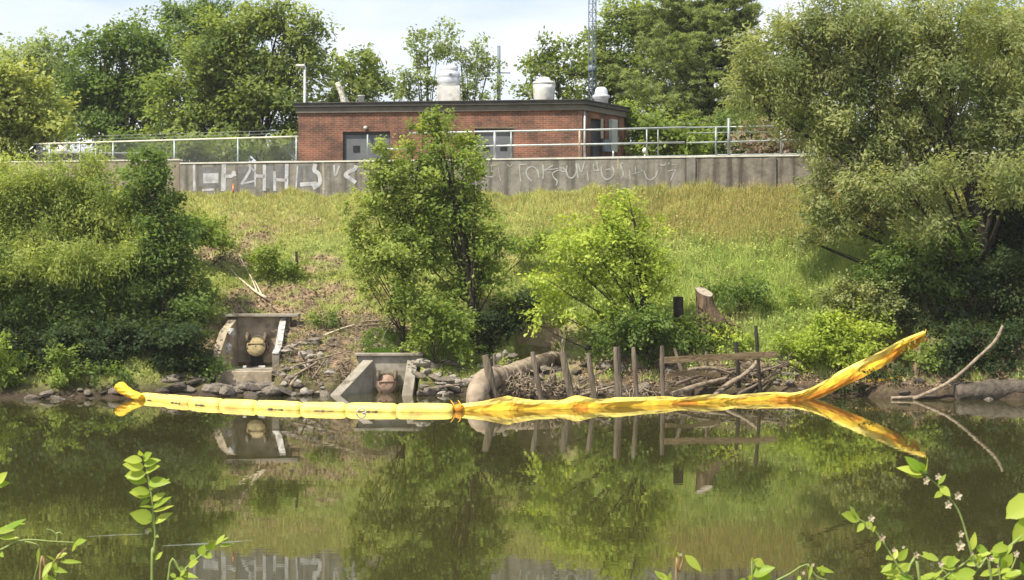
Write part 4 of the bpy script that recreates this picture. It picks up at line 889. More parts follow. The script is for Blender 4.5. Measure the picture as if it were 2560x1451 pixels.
# ------------------------------------------------------------ containment boom
bm_ = empty('containment_boom', water_at(1140, 1028), 'long yellow floating containment boom strung along the far bank', 'boom')
segs = [(352, 997, 418, 1003, .19), (416, 1003.5, 480, 1009, .21), (480, 1010, 555, 1015, .215), (555, 1016, 641, 1020, .22), (641, 1020, 754, 1024.5, .225), (754, 1025, 867, 1027, .225), (866, 1027, 993, 1028.5, .225), (991, 1028.5, 1131, 1029, .225)]
def sausage(pts, r, n=20, k=18, ends=.35, sq=1, seed=0):
    rs = np.random.default_rng(seed); m = MB(); pp = spline(pts, k); rad = []
    for i_ in range(k):
        t = i_ / (k - 1); e = min(t, 1 - t) / .13; rad.append(r * (ends + (1 - ends) * min(1, e) ** .5) * (1 + rs.uniform(-.02, .02)))
    m.tube(pp, rad, n, wob=.012, sq=sq); return m
for k, (x0, y0, x1, y1, r) in enumerate(segs):
    a = water_at(x0, y0); b = water_at(x1, y1); rz = r * .95
    a[2] = b[2] = .01; r = r * .92
    sausage([a, (a + b) / 2 + (0, 0, .01), b + (.02, 0, 0)], r, seed=k, ends=.60, sq=.9).build('float', M['boom'], bm_)
# lifted left end
a = P(354, 996, 40.9); b = P(324, 983, 41.1); c = P(298, 966, 41.3)
m = MB(); m.tube(spline([a, b, c], 10), [.13, .135, .14, .145, .15, .16, .165, .17, .175, .17], 16, wob=.12, sq=.8, smooth=False); m.build('end_float', M['boom_amber'], bm_)
# ballast cord that shows along the waterline of each float
for k, (x0, y0, x1, y1, r) in enumerate(segs):
    if k % 4 == 3: continue
    a = water_at(x0 + 14, y0 + .6); b = water_at(x1 - 8, y1 + .6); n = unit(np.array([(b - a)[1], -(b - a)[0], 0])); n = n if n[1] < 0 else -n
    rr = np.random.default_rng(k); t0, t1 = rr.uniform(.05, .3), rr.uniform(.55, .9); m = MB()
    m.tube([a + (b - a) * t + n * (r * .905) + (0, 0, .014) for t in np.linspace(t0, t1, 12)], [.002] + [rr.choice([.004, .010, .022]) for _ in range(10)] + [.002], 6); m.build('ballast_cord', M['skirt'], bm_)
# connector
c = water_at(1146, 1028); m = MB(); m.tube([c + (-.18, 0, .02), c + (-.06, 0, .04), c + (.02, 0, .05), c + (.12, 0, .04)], [.05, .12, .15, .10], 12, wob=.1); m.build('connector', M['boom_orange'], bm_)
for sx in (-1, 1):
    m = MB(); m.tube(bez(c + (sx * .05, -.08, .0), c + (sx * .10, -.1, .18), c + (-.10 + sx * .09, -.06, .27), 8), [.03, .035, .035, .03, .03, .025, .02, .012], 8, sq=.6); m.build('tie_strap', M['boom_amber'], bm_)
m = MB(); c = water_at(906, 1034); m.tube(spline([c + (-.15, 0, .02), c + (-.08, -.02, .10), c + (.02, 0, .12), c + (.08, 0, .03), c + (0, -.05, .01)], 16), .018, 6); m.build('rope_loop', M['rope'], bm_)
# right fabric length: folded vinyl curtain
W_ = [(1150, 1028, .17, .0), (1210, 1027, .24, .0), (1268, 1026, .36, .0), (1290, 1025.6, .33, 0), (1330, 1025, .24, 0), (1400, 1023, .23, 0), (1436, 1021.5, .32, 0), (1462, 1021, .30, 0), (1500, 1020, .22, 0), (1550, 1018, .25, 0), (1610, 1014.5, .23, 0), (1665, 1012, .21, 0), (1700, 1010, .17, 0), (1760, 1008, .22, 0), (1810, 1006, .22, 0), (1835, 1005, .17, 0), (1880, 1003, .20, 0), (1935, 1001, .23, 0)]
path = [np.append(water_at(x, y)[:2], 0.0) for x, y, h, _ in W_]; hs = [h for *_, h, _ in [(0, 0, w[2], 0) for w in W_]]
LANDP = [(1990, 993, 40.8, .25), (2050, 970, 41.2, .28), (2105, 942, 41.6, .31), (2160, 913, 41.9, .34), (2215, 884, 42.3, .34), (2265, 858, 42.7, .32), (2308, 838, 43.1, .26)]
for x, y, D, h in LANDP:
    p = P(x, y, D); path.append(p - (0, 0, h * .5)); hs.append(h)
path = np.array(path); NP = 84; tt = np.linspace(0, len(path) - 1.0001, NP); pp = np.array(spline(path, NP)); hh = np.interp(tt, np.arange(len(hs)), hs)
pp[:, 2] = np.where(tt < len(W_) - 1, np.maximum(pp[:, 2], 0) * 0, pp[:, 2])
rng = np.random.default_rng(9)
prof = [(-.30, -.35), (-.46, .02), (-.30, .30), (-.26, .56), (-.12, .80), (0.0, 1.0), (.10, .84), (.24, .55), (.34, .2), (.30, -.3), (0, -.42)]
m = MB(); V = []; n = len(prof); fold = rng.normal(size=(12, 4))
for i_ in range(NP):
    d_ = pp[min(i_ + 1, NP - 1)] - pp[max(i_ - 1, 0)]; d_[2] *= .3; d_ = unit(d_); s = np.array([d_[1], -d_[0], 0]); s = s if s[1] < 0 else -s; s = unit(s)
    t = tt[i_]; land = np.clip((t - 17) / 2, 0, 1)
    for j, (u_, v_) in enumerate(prof):
        ph = j * .9; cr_ = (.026 * math.sin(t * 1.3 + ph * .8) + .034 * (abs(math.sin(t * 1.1 - ph * .7)) - .5) + .014 * (abs(math.sin(t * 3.7 + ph * 1.1)) - .5)) * (1 + .6 * land)
        V.append(pp[i_] + s * (-u_ * .52 * (hh[i_] * .5 + .13) + cr_) + np.array([0, 0, v_ * hh[i_] * (1 + .03 * math.sin(t * 2.7 + j * .7)) - .22 * land * 0]))
Fc = []; mi = []
for i_ in range(NP - 1):
    for j in range(n):
        q = (j + 1) % n; Fc.append((i_ * n + j, i_ * n + q, (i_ + 1) * n + q, (i_ + 1) * n + j))
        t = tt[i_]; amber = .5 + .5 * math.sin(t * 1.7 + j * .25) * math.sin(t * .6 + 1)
        k = 0  # amber and orange lower front faces paint the vinyl's shaded side
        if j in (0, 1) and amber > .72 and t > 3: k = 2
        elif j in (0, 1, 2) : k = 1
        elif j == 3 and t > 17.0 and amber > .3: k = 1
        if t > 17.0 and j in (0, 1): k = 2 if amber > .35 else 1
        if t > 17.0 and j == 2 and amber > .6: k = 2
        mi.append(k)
m.add(V, Fc, 0, False); m.mi = mi; m.f += [tuple(range(n))[::-1], tuple((NP - 1) * n + j for j in range(n))]; m.mi += [1, 1]; m.sm += [False, False]
ob = m.build('vinyl_curtain', [M['boom'], M['boom_amber'], M['boom_orange']], bm_)
for q_ in ob.data.polygons: q_.use_smooth = False
e = P(2306, 843, 43.1); m = MB(); m.tube([e, e + (.08, 0, .10), e + (.10, 0, .22)], [.04, .02, .01], 6); m.build('tie_rope', M['boom_amber'], bm_)
# loose strip
m = MB(); q0 = P(2170, 953, 42.9); q1 = P(2250, 942, 42.9)
pts = spline([q0, (q0 + q1) / 2 + (0, 0, -.02), q1], 10)
for k in range(9): m.bar(pts[k], pts[k + 1], .05, .06 + .03 * math.sin(k * .9))
tag(m.build('yellow_strip', M['boom_amber']), 'loose faded yellow strip lying on the dark mud under the right end of the boom', 'strip')

# ------------------------------------------------------------ trees and shrubs
T = tree
FAR = dict(leaf=.20, clump=.58, per=150, dens=4.5)
T('broadleaf_tree', 'hazy mid-green tree at the far left edge, behind the yellow-green tree', 'tree', (70, 78), [(60, 190, 80, 70), (130, 170, 70, 65), (10, 230, 60, 80), (100, 280, 90, 80), (170, 250, 50, 80)], 78, 'pale', 101, trunk=.25, **FAR)
T('broadleaf_tree', 'dark green rounded tree with visible forked trunks, left of the big olive tree', 'tree', (300, 70), [(250, 110, 60, 45), (340, 95, 70, 50), (400, 120, 45, 55), (250, 190, 70, 60), (350, 190, 80, 60), (290, 270, 80, 55), (390, 250, 55, 60), (230, 260, 45, 60), (300, 340, 110, 45)], 70, 'dark', 102, trunk=.26, stems=[(-.5, .8), (.4, 1)], **FAR)
T('broadleaf_tree', 'dark feathery treetop rising behind the big olive tree at the top of the view', 'tree', (500, 88), [(480, 40, 50, 40), (520, 15, 45, 40), (540, 90, 70, 60), (470, 100, 50, 60), (560, 200, 90, 90)], 88, 'dark', 103, trunk=.3, **FAR)
T('broadleaf_tree', 'largest olive-green tree, left of the brick building', 'tree', (640, 66), [(620, 50, 60, 45), (700, 55, 65, 48), (770, 95, 48, 60), (560, 90, 55, 50), (500, 170, 60, 55), (600, 150, 75, 60), (700, 150, 80, 60), (770, 190, 45, 50), (450, 250, 60, 55), (550, 250, 80, 60), (660, 250, 80, 60), (740, 260, 50, 55), (500, 330, 90, 45), (620, 340, 90, 45), (430, 330, 50, 40), (710, 330, 40, 45)], 66, 'olive', 104, trunk=.32, stems=[(-.7, .7), (.3, 1)], **FAR)
T('broadleaf_tree', 'compact round olive tree just right of the big tree, behind the left of the roof', 'tree', (890, 69), [(870, 160, 45, 38), (925, 155, 42, 36), (890, 205, 60, 40), (945, 225, 35, 35), (840, 235, 40, 35), (900, 255, 70, 30)], 69, 'olive', 105, trunk=.2, **FAR)
PALE = dict(leaf=.17, clump=.42, per=75, dens=7.5, spike=.3, swell=1.08)
T('broadleaf_tree', 'pale airy tree with gaps of sky, left of the tall roof fan', 'tree', (1060, 75), [(1070, 85, 35, 24), (1130, 80, 22, 22), (1040, 115, 35, 28), (1095, 120, 40, 30), (1050, 165, 38, 26), (1010, 205, 35, 35), (1080, 215, 55, 35), (1000, 240, 45, 22)], 75, 'pale', 106, trunk=.16, **PALE)
T('broadleaf_tree', 'pale loose tree between the tall roof fan and the utility pole', 'tree', (1170, 75), [(1150, 120, 28, 22), (1195, 125, 40, 24), (1225, 150, 26, 24), (1170, 165, 40, 26), (1215, 185, 40, 18), (1245, 215, 22, 26), (1170, 215, 30, 28), (1145, 245, 40, 18), (1215, 240, 30, 10)], 75, 'pale', 107, trunk=.16, **PALE)
T('broadleaf_tree', 'rounded olive tree behind the white bowl-shaped roof fan', 'tree', (1380, 72), [(1370, 135, 45, 30), (1420, 125, 40, 28), (1325, 165, 35, 28), (1395, 180, 55, 32), (1440, 175, 35, 35), (1330, 215, 35, 25), (1410, 230, 60, 25)], 72, 'olive', 108, trunk=.2, **FAR)
T('broadleaf_tree', 'yellow-green tree behind the radio mast', 'tree', (1520, 76), [(1500, 110, 50, 45), (1560, 60, 50, 45), (1610, 40, 45, 35), (1540, 150, 60, 45), (1480, 200, 45, 45), (1570, 210, 60, 50), (1660, 60, 50, 50), (1630, 130, 50, 50), (1540, 250, 50, 20)], 76, 'olive', 109, trunk=.22, **FAR)
T('broadleaf_tree', 'bright yellow-green maple-like tree at the left edge in front of the fence', 'tree', (10, 57.5), [(25, 195, 45, 40), (60, 215, 45, 45), (105, 270, 50, 45), (20, 270, 55, 50), (140, 310, 40, 35), (70, 325, 70, 40), (10, 345, 60, 45), (120, 345, 50, 22), (-30, 240, 50, 80)], 57.5, 'yellow', 110, trunk=.2, leaf=.18, clump=.42, per=100, dens=8)
# understory behind the fences
for k, (px, D, bl, mt, lab) in enumerate([
    (470, 60, [(440, 375, 60, 32), (500, 370, 60, 38), (420, 395, 50, 25)], 'olive', 'olive shrub behind the chain-link fence below the dark tree'),
    (600, 61, [(580, 375, 60, 34), (640, 385, 60, 28), (560, 350, 40, 24)], 'mid', 'green shrub behind the middle of the chain-link fence'),
    (700, 61, [(700, 380, 50, 30), (730, 365, 30, 36), (670, 392, 40, 22)], 'olive', 'shrub behind the fence touching the brick building'),
    (330, 63, [(310, 380, 50, 30), (370, 385, 40, 26), (290, 360, 40, 24)], 'dark', 'dark shrub behind the fence right of the low beige building'),
    (1640, 60, [(1620, 345, 50, 50), (1680, 350, 55, 45), (1600, 300, 40, 40), (1740, 360, 50, 40), (1650, 395, 90, 20)], 'mid', 'green shrub behind the railing right of the brick building'),
    (1800, 61, [(1790, 350, 60, 50), (1850, 345, 50, 55), (1800, 395, 90, 20)], 'dark', 'dark shrub behind the taller railing post'),
    (1920, 58, [(1900, 355, 60, 36), (1960, 350, 50, 40), (1910, 385, 80, 18)], 'dead', 'grey-brown half-dead shrub behind the right end of the railing'),
    (2080, 60, [(2040, 330, 60, 60), (2120, 340, 60, 60), (2080, 390, 90, 20)], 'dark', 'dark shrub behind the railing where the willow covers it'),
    (1900, 66, [(1900, 250, 60, 60), (1990, 230, 70, 80), (1950, 310, 80, 40)], 'deep', 'deep green tree behind the railing between pine and willow')]):
    T('shrub', lab, 'shrub', (px, D), bl, D, mt, 200 + k, trunk=.06, leaf=.17, clump=.4, per=95, dens=8)
# pine
def pine():
    rng = np.random.default_rng(55); D = 67; px0 = 1770; bx = (px0 - 1280) * D / F
    root = empty('pine_tree', (bx, D, 6.6), 'tall pine with layered feathery boughs behind the right half of the railing', 'pine tree')
    mb = MB(); ztop = 17.5; mb.tube([(bx, D, 6.6), (bx + .05, D, 10), (bx, D, 14), (bx, D, ztop)], [.34, .27, .18, .06], 10, wob=.06)
    C_ = []; Dv = []; S_ = []
    z = 7.3
    while z < ztop - .3:
        f_ = (ztop - z) / (ztop - 7.6); L = 1.0 + 3.9 * f_ ** .7
        nb = 8; ph = rng.uniform(0, 6)
        for k in range(nb):
            t = ph + 2 * math.pi * k / nb + rng.normal() * .25; l = L * rng.uniform(.7, 1.12); dr = np.array([math.cos(t), math.sin(t), 0])
            a = np.array([bx, D, z + rng.uniform(-.15, .15)]); e = a + dr * l + (0, 0, .25 * l - .0 * l); mid = a + dr * l * .5 - (0, 0, .10 * l)
            q = bez(a, mid, e, 9); mb.tube(q, [.06 * (1 - .8 * i_ / 8) for i_ in range(9)], 5)
            for i_ in range(2, 9):
                nn = 7
                for _ in range(nn):
                    w = .5 * (1.1 - abs(i_ - 5) / 7) * l * .35
                    c = q[i_] + np.array([-dr[1], dr[0], 0]) * rng.normal() * w + (0, 0, rng.uniform(-.02, .08)) + dr * rng.normal() * .2
                    C_.append(c); Dv.append(dr + (0, 0, .5)); S_.append(rng.uniform(.18, .34))
        z += rng.uniform(.5, .75)
    C_ = np.array(C_); Dv = unit(np.array(Dv)); S_ = np.array(S_); per = 34; idx = np.repeat(np.arange(len(C_)), per); N = len(idx)
    dirs = unit(rng.normal(size=(N, 3)) + Dv[idx] * .9 + (0, 0, .3)); c = C_[idx] + dirs * S_[idx][:, None] * rng.uniform(.2, .9, (N, 1)) * np.array([1, 1, .55])
    v = leaf_verts(c, np.full(N, .24) * rng.uniform(.7, 1.2, N), np.full(N, .045), rng.normal(size=(N, 3)) + (0, 0, .6), rng, dirs)
    np_mesh('crown', v, 4, LM['pine'], root, tint=np.clip(rng.normal(.5, .22, len(C_))[idx] + rng.normal(0, .12, N), 0, 1)); mb.build('trunk', M['bark'], root)
pine()
# left bank
NEAR = dict(leaf=.115, clump=.33, per=125, dens=15)
WIL = dict(leaf=.13, aspect=3.2, clump=.36, per=190, dens=14, droop=.2, flat=1.0, up=.4, spike=.25)
T('willow_shrub', 'large pale feathery willow shrub with thin bare stems, left edge of far bank', 'willow', (190, 46.0), [(80, 460, 75, 50), (170, 445, 70, 45), (240, 480, 70, 50), (40, 530, 70, 60), (130, 530, 80, 60), (230, 560, 70, 50), (20, 620, 60, 50), (300, 520, 50, 50), (-40, 560, 60, 90), (90, 640, 60, 40), (200, 610, 40, 24), (300, 600, 40, 30), (20, 430, 40, 30), (-60, 700, 90, 90), (60, 660, 70, 40, -2.2), (160, 650, 70, 40, -2.2), (250, 640, 60, 40, -2.0), (-20, 640, 60, 50, -2.2)], 46.0, 'willow', 301, trunk=.06, stems=[(-1.2, .8), (-.5, 1), (.3, .8), (.9, .9)], **WIL)
T('willow_shrub', 'lower willow shrub mass below the feathery one, dropping into shade', 'willow', (120, 44.3), [(60, 720, 80, 55), (160, 720, 80, 50), (250, 700, 60, 50), (320, 700, 40, 50), (40, 800, 80, 60), (150, 800, 90, 60), (250, 790, 80, 60)], 44.8, 'dark', 302, trunk=.07, stems=[(-.8, 1), (0, 1), (.7, 1)], **dict(WIL, aspect=2.4, droop=.05))  # dark leaf colour paints the shade below the upper willow
T('broadleaf_tree', 'upright dark green tree right of the pale willow shrub on the left bank', 'tree', (400, 44.8), [(365, 430, 48, 42), (395, 470, 50, 45), (360, 520, 55, 45), (400, 560, 60, 55), (440, 600, 50, 55), (370, 620, 60, 50), (420, 670, 75, 45), (475, 710, 45, 35), (360, 700, 60, 50), (440, 770, 75, 45), (350, 780, 70, 50), (385, 395, 34, 22), (330, 460, 30, 36)], 45.2, 'dark', 303, trunk=.10, **NEAR)
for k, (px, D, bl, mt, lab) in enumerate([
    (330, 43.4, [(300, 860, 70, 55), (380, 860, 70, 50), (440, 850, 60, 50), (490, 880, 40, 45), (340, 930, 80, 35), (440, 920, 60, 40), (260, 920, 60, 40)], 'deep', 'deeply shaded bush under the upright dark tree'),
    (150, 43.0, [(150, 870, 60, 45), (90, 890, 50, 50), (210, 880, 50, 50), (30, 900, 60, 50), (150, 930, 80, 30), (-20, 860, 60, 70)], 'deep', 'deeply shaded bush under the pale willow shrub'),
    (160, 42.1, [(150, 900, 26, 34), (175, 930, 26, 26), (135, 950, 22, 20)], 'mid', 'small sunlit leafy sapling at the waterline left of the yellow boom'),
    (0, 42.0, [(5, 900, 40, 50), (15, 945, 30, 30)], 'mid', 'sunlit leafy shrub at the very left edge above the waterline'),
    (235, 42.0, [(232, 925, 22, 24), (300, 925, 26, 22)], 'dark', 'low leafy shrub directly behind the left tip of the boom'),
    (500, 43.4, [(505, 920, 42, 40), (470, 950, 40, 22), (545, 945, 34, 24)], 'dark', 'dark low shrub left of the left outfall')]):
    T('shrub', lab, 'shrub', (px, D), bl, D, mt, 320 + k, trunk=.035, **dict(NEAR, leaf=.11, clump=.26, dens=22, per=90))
# centre twin-trunk tree
T('broadleaf_tree', 'tallest centre tree with a dark trunk, its tip in front of the brick building', 'tree', (1190, 44.3),
  [(1090, 320, 26, 34), (1070, 300, 14, 20), (1115, 300, 14, 18), (1155, 380, 36, 42), (1175, 345, 14, 24), (1080, 400, 46, 46), (1145, 460, 50, 46), (1060, 480, 60, 50), (1120, 550, 70, 52), (1050, 630, 66, 50), (1160, 640, 60, 50), (1220, 660, 42, 36), (1130, 710, 60, 30), (1245, 700, 40, 30), (1040, 560, 60, 50), (1180, 720, 40, 40), (1200, 600, 46, 40), (1180, 520, 36, 40), (1080, 760, 50, 40), (1090, 285, 8, 14), (1230, 610, 36, 30), (1255, 740, 26, 20), (1100, 360, 34, 36), (1185, 440, 30, 40), (1090, 300, 20, 26)],
  44.5, 'mid', 401, trunk=.125, **dict(NEAR, dens=13, per=120, spike=.25))
T('broadleaf_tree', 'paler yellow-green tree joined to the left side of the tallest centre tree', 'tree', (1005, 44.2), [(945, 395, 20, 36), (1010, 400, 36, 38), (975, 440, 46, 42), (935, 520, 40, 44), (1000, 540, 56, 46), (895, 590, 28, 40), (950, 620, 46, 42), (1010, 690, 50, 36), (905, 510, 24, 36), (890, 640, 30, 34), (930, 690, 38, 34), (985, 480, 46, 44), (985, 620, 50, 44), (1000, 750, 34, 44), (1030, 345, 16, 26), (1055, 320, 12, 22), (960, 375, 14, 26), (870, 540, 16, 26), (1060, 440, 34, 40), (925, 440, 18, 34)], 43.9, 'spring', 402, trunk=.07, **dict(NEAR, dens=13, clump=.28, per=90, spike=.3))
T('shrub', 'leafy undergrowth below the centre tree, above the stones', 'shrub', (1100, 43.6), [(1080, 790, 55, 45), (1140, 820, 50, 50), (1050, 850, 36, 34), (1110, 870, 50, 22), (1170, 870, 40, 22), (1020, 760, 30, 50), (1180, 910, 34, 10)], 43.6, 'mid', 403, trunk=.04, **dict(NEAR, leaf=.11, dens=14))
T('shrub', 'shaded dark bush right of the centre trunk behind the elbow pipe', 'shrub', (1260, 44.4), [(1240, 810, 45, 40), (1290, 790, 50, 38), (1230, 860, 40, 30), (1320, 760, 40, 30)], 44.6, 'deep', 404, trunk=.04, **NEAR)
# bright tree
T('broadleaf_tree', 'bright lime-green small tree leaning left over the posts', 'tree', (1625, 43.6),
  [(1560, 500, 34, 28), (1500, 530, 40, 30), (1600, 530, 26, 26), (1440, 580, 45, 36), (1520, 590, 55, 42), (1600, 600, 46, 40), (1400, 640, 50, 38), (1480, 660, 55, 42), (1570, 680, 60, 45), (1370, 700, 40, 34), (1440, 730, 50, 36), (1530, 760, 55, 36), (1370, 770, 40, 36), (1620, 720, 42, 45), (1355, 815, 22, 20), (1645, 560, 22, 40), (1430, 790, 40, 26), (1570, 480, 22, 20), (1560, 600, 50, 40), (1620, 640, 44, 40), (1470, 600, 40, 34), (1660, 690, 30, 36)],
  43.6, 'bright', 405, trunk=.11, **dict(NEAR, leaf=.12, dens=14, per=95, spike=.3, swell=1.18))
T('shrub', 'dark green bush under the lime-green tree behind the posts', 'shrub', (1620, 43.2), [(1560, 820, 55, 42), (1630, 820, 55, 42), (1690, 830, 50, 36), (1510, 840, 40, 34), (1740, 850, 34, 26), (1600, 870, 60, 22)], 43.2, 'dark', 406, trunk=.05, **NEAR)
# slope bushes
for k, (px, D, bl, mt, lab) in enumerate([
    (690, 48.0, [(670, 655, 55, 28), (720, 665, 38, 26), (640, 650, 36, 22)], 'mid', 'round green bush beside the dark stake on the upper slope'),
    (805, 45.6, [(800, 800, 32, 20), (825, 805, 22, 16)], 'dark', 'small dark green bush right of the left outfall'),
    (540, 48.5, [(520, 590, 50, 36), (480, 570, 40, 36), (560, 600, 30, 22)], 'mid', 'green bush on the slope right of the upright dark tree'),
    (1260, 47.5, [(1310, 620, 30, 26), (1340, 600, 30, 30)], 'mid', 'small green bush on the slope between the two middle trees'),
    (1830, 45.0, [(1820, 730, 60, 34), (1880, 720, 30, 28)], 'dark', 'dark green bush right behind the big stump'),
    (2000, 43.6, [(2010, 870, 60, 40), (2080, 860, 60, 45), (2140, 860, 60, 45), (2060, 820, 70, 35), (2190, 820, 60, 45), (1990, 910, 40, 24)], 'bright', 'large bright leafy bush above the right part of the boom'),
    (2180, 44.3, [(2130, 760, 70, 45), (2210, 740, 60, 50), (2240, 800, 50, 40), (2090, 790, 40, 30)], 'sage', 'grey-green bush between the slope and the willow trunks'),
    (2320, 42.4, [(2310, 890, 44, 30), (2350, 880, 30, 26), (2290, 905, 26, 22)], 'mid', 'small leafy bush in front of the right tip of the boom'),
    (1960, 45.2, [(1930, 800, 50, 30), (1990, 780, 50, 34), (1900, 840, 40, 26)], 'mid', 'green leafy bush right of the tall thin dark post'),
    (2190, 42.5, [(2110, 962, 46, 20), (2180, 948, 55, 26), (2240, 925, 50, 34), (2160, 980, 60, 12), (2270, 960, 26, 20)], 'deep', 'black-green plants added to darken the hollow beneath the raised end of the boom'),  # dark shrub added so the hollow reads as shaded
    (1775, 43.7, [(1765, 815, 24, 14), (1800, 822, 26, 16), (1735, 818, 18, 12)], 'mid', 'small green bush growing in front of the big stump'),
    (1705, 43.8, [(1700, 812, 22, 14)], 'mid', 'small green bush at the foot of the dark straight-cut stump'),
    (1770, 43.8, [(1790, 850, 40, 26), (1850, 850, 40, 24)], 'bright', 'low light green bush behind the upper brown board')]):
    T('shrub', lab, 'shrub', (px, D), bl, D, mt, 420 + k, trunk=.03, **dict(NEAR, leaf=.10, clump=.25, dens=24, per=90))
# right willow
T('willow_tree', 'huge sage-green willow filling the right side of the view, with a thick dark trunk', 'willow', (2450, 45.0),
  [(1900, 150, 60, 60), (1880, 240, 50, 45), (1960, 200, 60, 60), (1990, 90, 70, 70), (2060, 160, 70, 70), (2020, 280, 60, 50), (2120, 60, 90, 70), (2150, 200, 80, 70), (2070, 340, 60, 50), (2140, 330, 70, 60), (2240, 100, 90, 80), (2250, 260, 80, 70), (2210, 380, 70, 50), (2340, 180, 80, 80), (2360, 60, 90, 70),
   (2300, 340, 60, 50), (2420, 330, 60, 60), (2480, 280, 60, 60), (2520, 120, 90, 100), (2180, 470, 70, 50), (2260, 490, 80, 55), (2120, 540, 70, 40), (2040, 520, 60, 40), (2340, 540, 60, 60), (2000, 590, 50, 26), (2260, 590, 80, 45), (2370, 430, 50, 40), (2560, 300, 80, 120), (2490, 420, 50, 50), (2070, 450, 50, 36), (2350, 440, 60, 44, -2.5), (2250, 450, 60, 40, -2.2), (2540, 440, 70, 60, -2.6), (2330, 560, 60, 40, -2.0)],
  44.3, 'sage', 501, trunk=.27, bark='bark', depth=.9, **dict(WIL, leaf=.14, dens=9.5, per=190, droop=.1, aspect=2.8))
T('broadleaf_tree', 'shaded slender double-stemmed tree below the willow crown, left of the thick trunk', 'tree', (2335, 43.6), [(2250, 650, 60, 50), (2320, 640, 60, 50), (2290, 720, 60, 40), (2200, 690, 50, 36), (2370, 700, 50, 50), (2390, 610, 40, 50)], 44.0, 'dark', 502, trunk=.075, stems=[(-.12, .8), (.14, 1)], **NEAR)
T('broadleaf_tree', 'dark leafy tree at the right edge behind the willow trunk', 'tree', (2560, 47), [(2520, 500, 70, 70), (2570, 620, 70, 80), (2480, 620, 50, 60), (2540, 740, 70, 60), (2450, 740, 50, 50), (2600, 460, 80, 100), (2600, 820, 80, 60), (2470, 820, 50, 40), (2420, 560, 30, 60), (2400, 780, 50, 60), (2400, 660, 40, 60), (2350, 800, 50, 40)], 46.3, 'deep', 503, trunk=.16, stems=[(-.9, .6), (.2, 1)], **NEAR)
T('broadleaf_tree', 'tall dark tree behind the willow at the top right corner', 'tree', (2380, 52.8), [(2330, 120, 70, 70), (2420, 220, 70, 80), (2520, 200, 80, 90), (2470, 90, 80, 80), (2380, 330, 70, 70), (2540, 360, 80, 80), (2200, 60, 90, 60), (2150, 180, 70, 70), (2280, 260, 60, 60), (2240, 350, 60, 40)], 54.5, 'dark', 504, trunk=.2, **dict(FAR, leaf=.17))
T('shrub', 'deeply shaded bush on the mud bank under the willow at far right, with nearer masses added to darken the bank', 'shrub', (2500, 43.2), [(2450, 880, 60, 40), (2530, 880, 70, 50), (2590, 840, 70, 70), (2400, 800, 50, 40), (2480, 790, 60, 40), (2540, 905, 60, 34, -1.3), (2400, 890, 50, 34, -1.3), (2330, 905, 40, 26, -1.4), (2470, 915, 56, 30, -1.4), (2590, 930, 50, 26, -1.4), (2270, 930, 34, 24, -1.4), (2410, 850, 60, 40, -1.2), (2500, 840, 60, 40, -1.2), (2450, 700, 60, 50), (2540, 700, 60, 60), (2360, 850, 40, 30), (2290, 800, 40, 40)], 43.6, 'deep', 505, trunk=.04, **NEAR)  # nearer masses added in front to darken the sunlit bank

# ------------------------------------------------------------ slope grass and weeds
def slope_points(n, rng, x0=-18, x1=18):
    x = rng.uniform(x0, x1, n); u = rng.uniform(.04, 1.0, n); y = edge_y(x) + u * (wall_y(x) - edge_y(x)) - .17 * (u > .98); return x, y, u
def blocked(x, y): return ((x > -8.8) & (x < -6.6) & (y > 43) & (y < 46.05)) | ((x > -5.3) & (x < -2.6) & (y < 44.3)) | ((x > -.1) & (x < 1.9) & (y > 43) & (y < 46))
rng = np.random.default_rng(77)
x, y, u = slope_points(520000, rng); z = ground(x, y); dm = dirt_shade_amount(x, y, z)
tc_ = np.random.default_rng(4); gx_, gy_ = (x * 1.6 + 40).astype(int) % 97, (y * 2.6).astype(int) % 53
patch = .5 + .5 * np.sin(x * 2.1 + 1.7 * np.sin(y * 1.3)) * np.sin(y * 2.6 + x * .5)
tus = tc_.random((97, 53, 3)); cxx = ((x * 1.6 + 40) % 1 - tus[gx_, gy_, 0] * .5 - .25); cyy = ((y * 2.6) % 1 - tus[gx_, gy_, 1] * .5 - .25)
patch = np.clip(.35 * patch + .75 * np.clip(1 - (cxx ** 2 + cyy ** 2) * 7, 0, 1) * (.3 + .7 * tus[gx_, gy_, 2]), 0, 1)
keep = (rng.random(len(x)) > np.clip(dm, 0, .96)) & (z > .35) & ~blocked(x, y) & (rng.random(len(x)) < .45 + .55 * patch + (u > .8))
x, y, u, z, patch, dm = (q[keep] for q in (x, y, u, z, patch, dm)); N = len(x)
px, py = proj(x, y, z); right = np.clip((px - 1250) / 400, 0, 1)
hgt = (.10 + .14 * patch + .10 * np.clip((u - .75) * 4, 0, 1) * (.4 + 1.0 * right) + .48 * right * np.clip(1 - abs(u - .50) * 2.6, 0, 1) * (.3 + .9 * patch) + .06 * right) * rng.uniform(.5, 1.4, N)
col = veg_col(x, y, z, rng); sr = rng.random(N)[:, None]; strawp = np.clip(.20 + .5 * dm + .08 * (u > .8), 0, .8)[:, None]
tv_ = tus[gx_, gy_, 2][keep] if len(tus[gx_, gy_, 2]) == len(keep) else 0
col = col * (.8 + .4 * np.asarray(tv_).reshape(-1, 1)); col = np.where(sr < strawp, STRAW * .5 + col * .5, col) * rng.uniform(.8, 1.4, (N, 1)); col = col * (1 + rng.normal(0, .07, (N, 3)))
base = np.stack([x, y, z - .03], 1); lean = rng.normal(size=(N, 3)) * .35; lean[:, 2] = 1; tip = base + unit(lean) * hgt[:, None]
th = rng.uniform(0, math.pi, N); wv = np.stack([np.cos(th), np.sin(th) * .6, np.zeros(N)], 1) * (rng.uniform(.008, .02, N))[:, None]
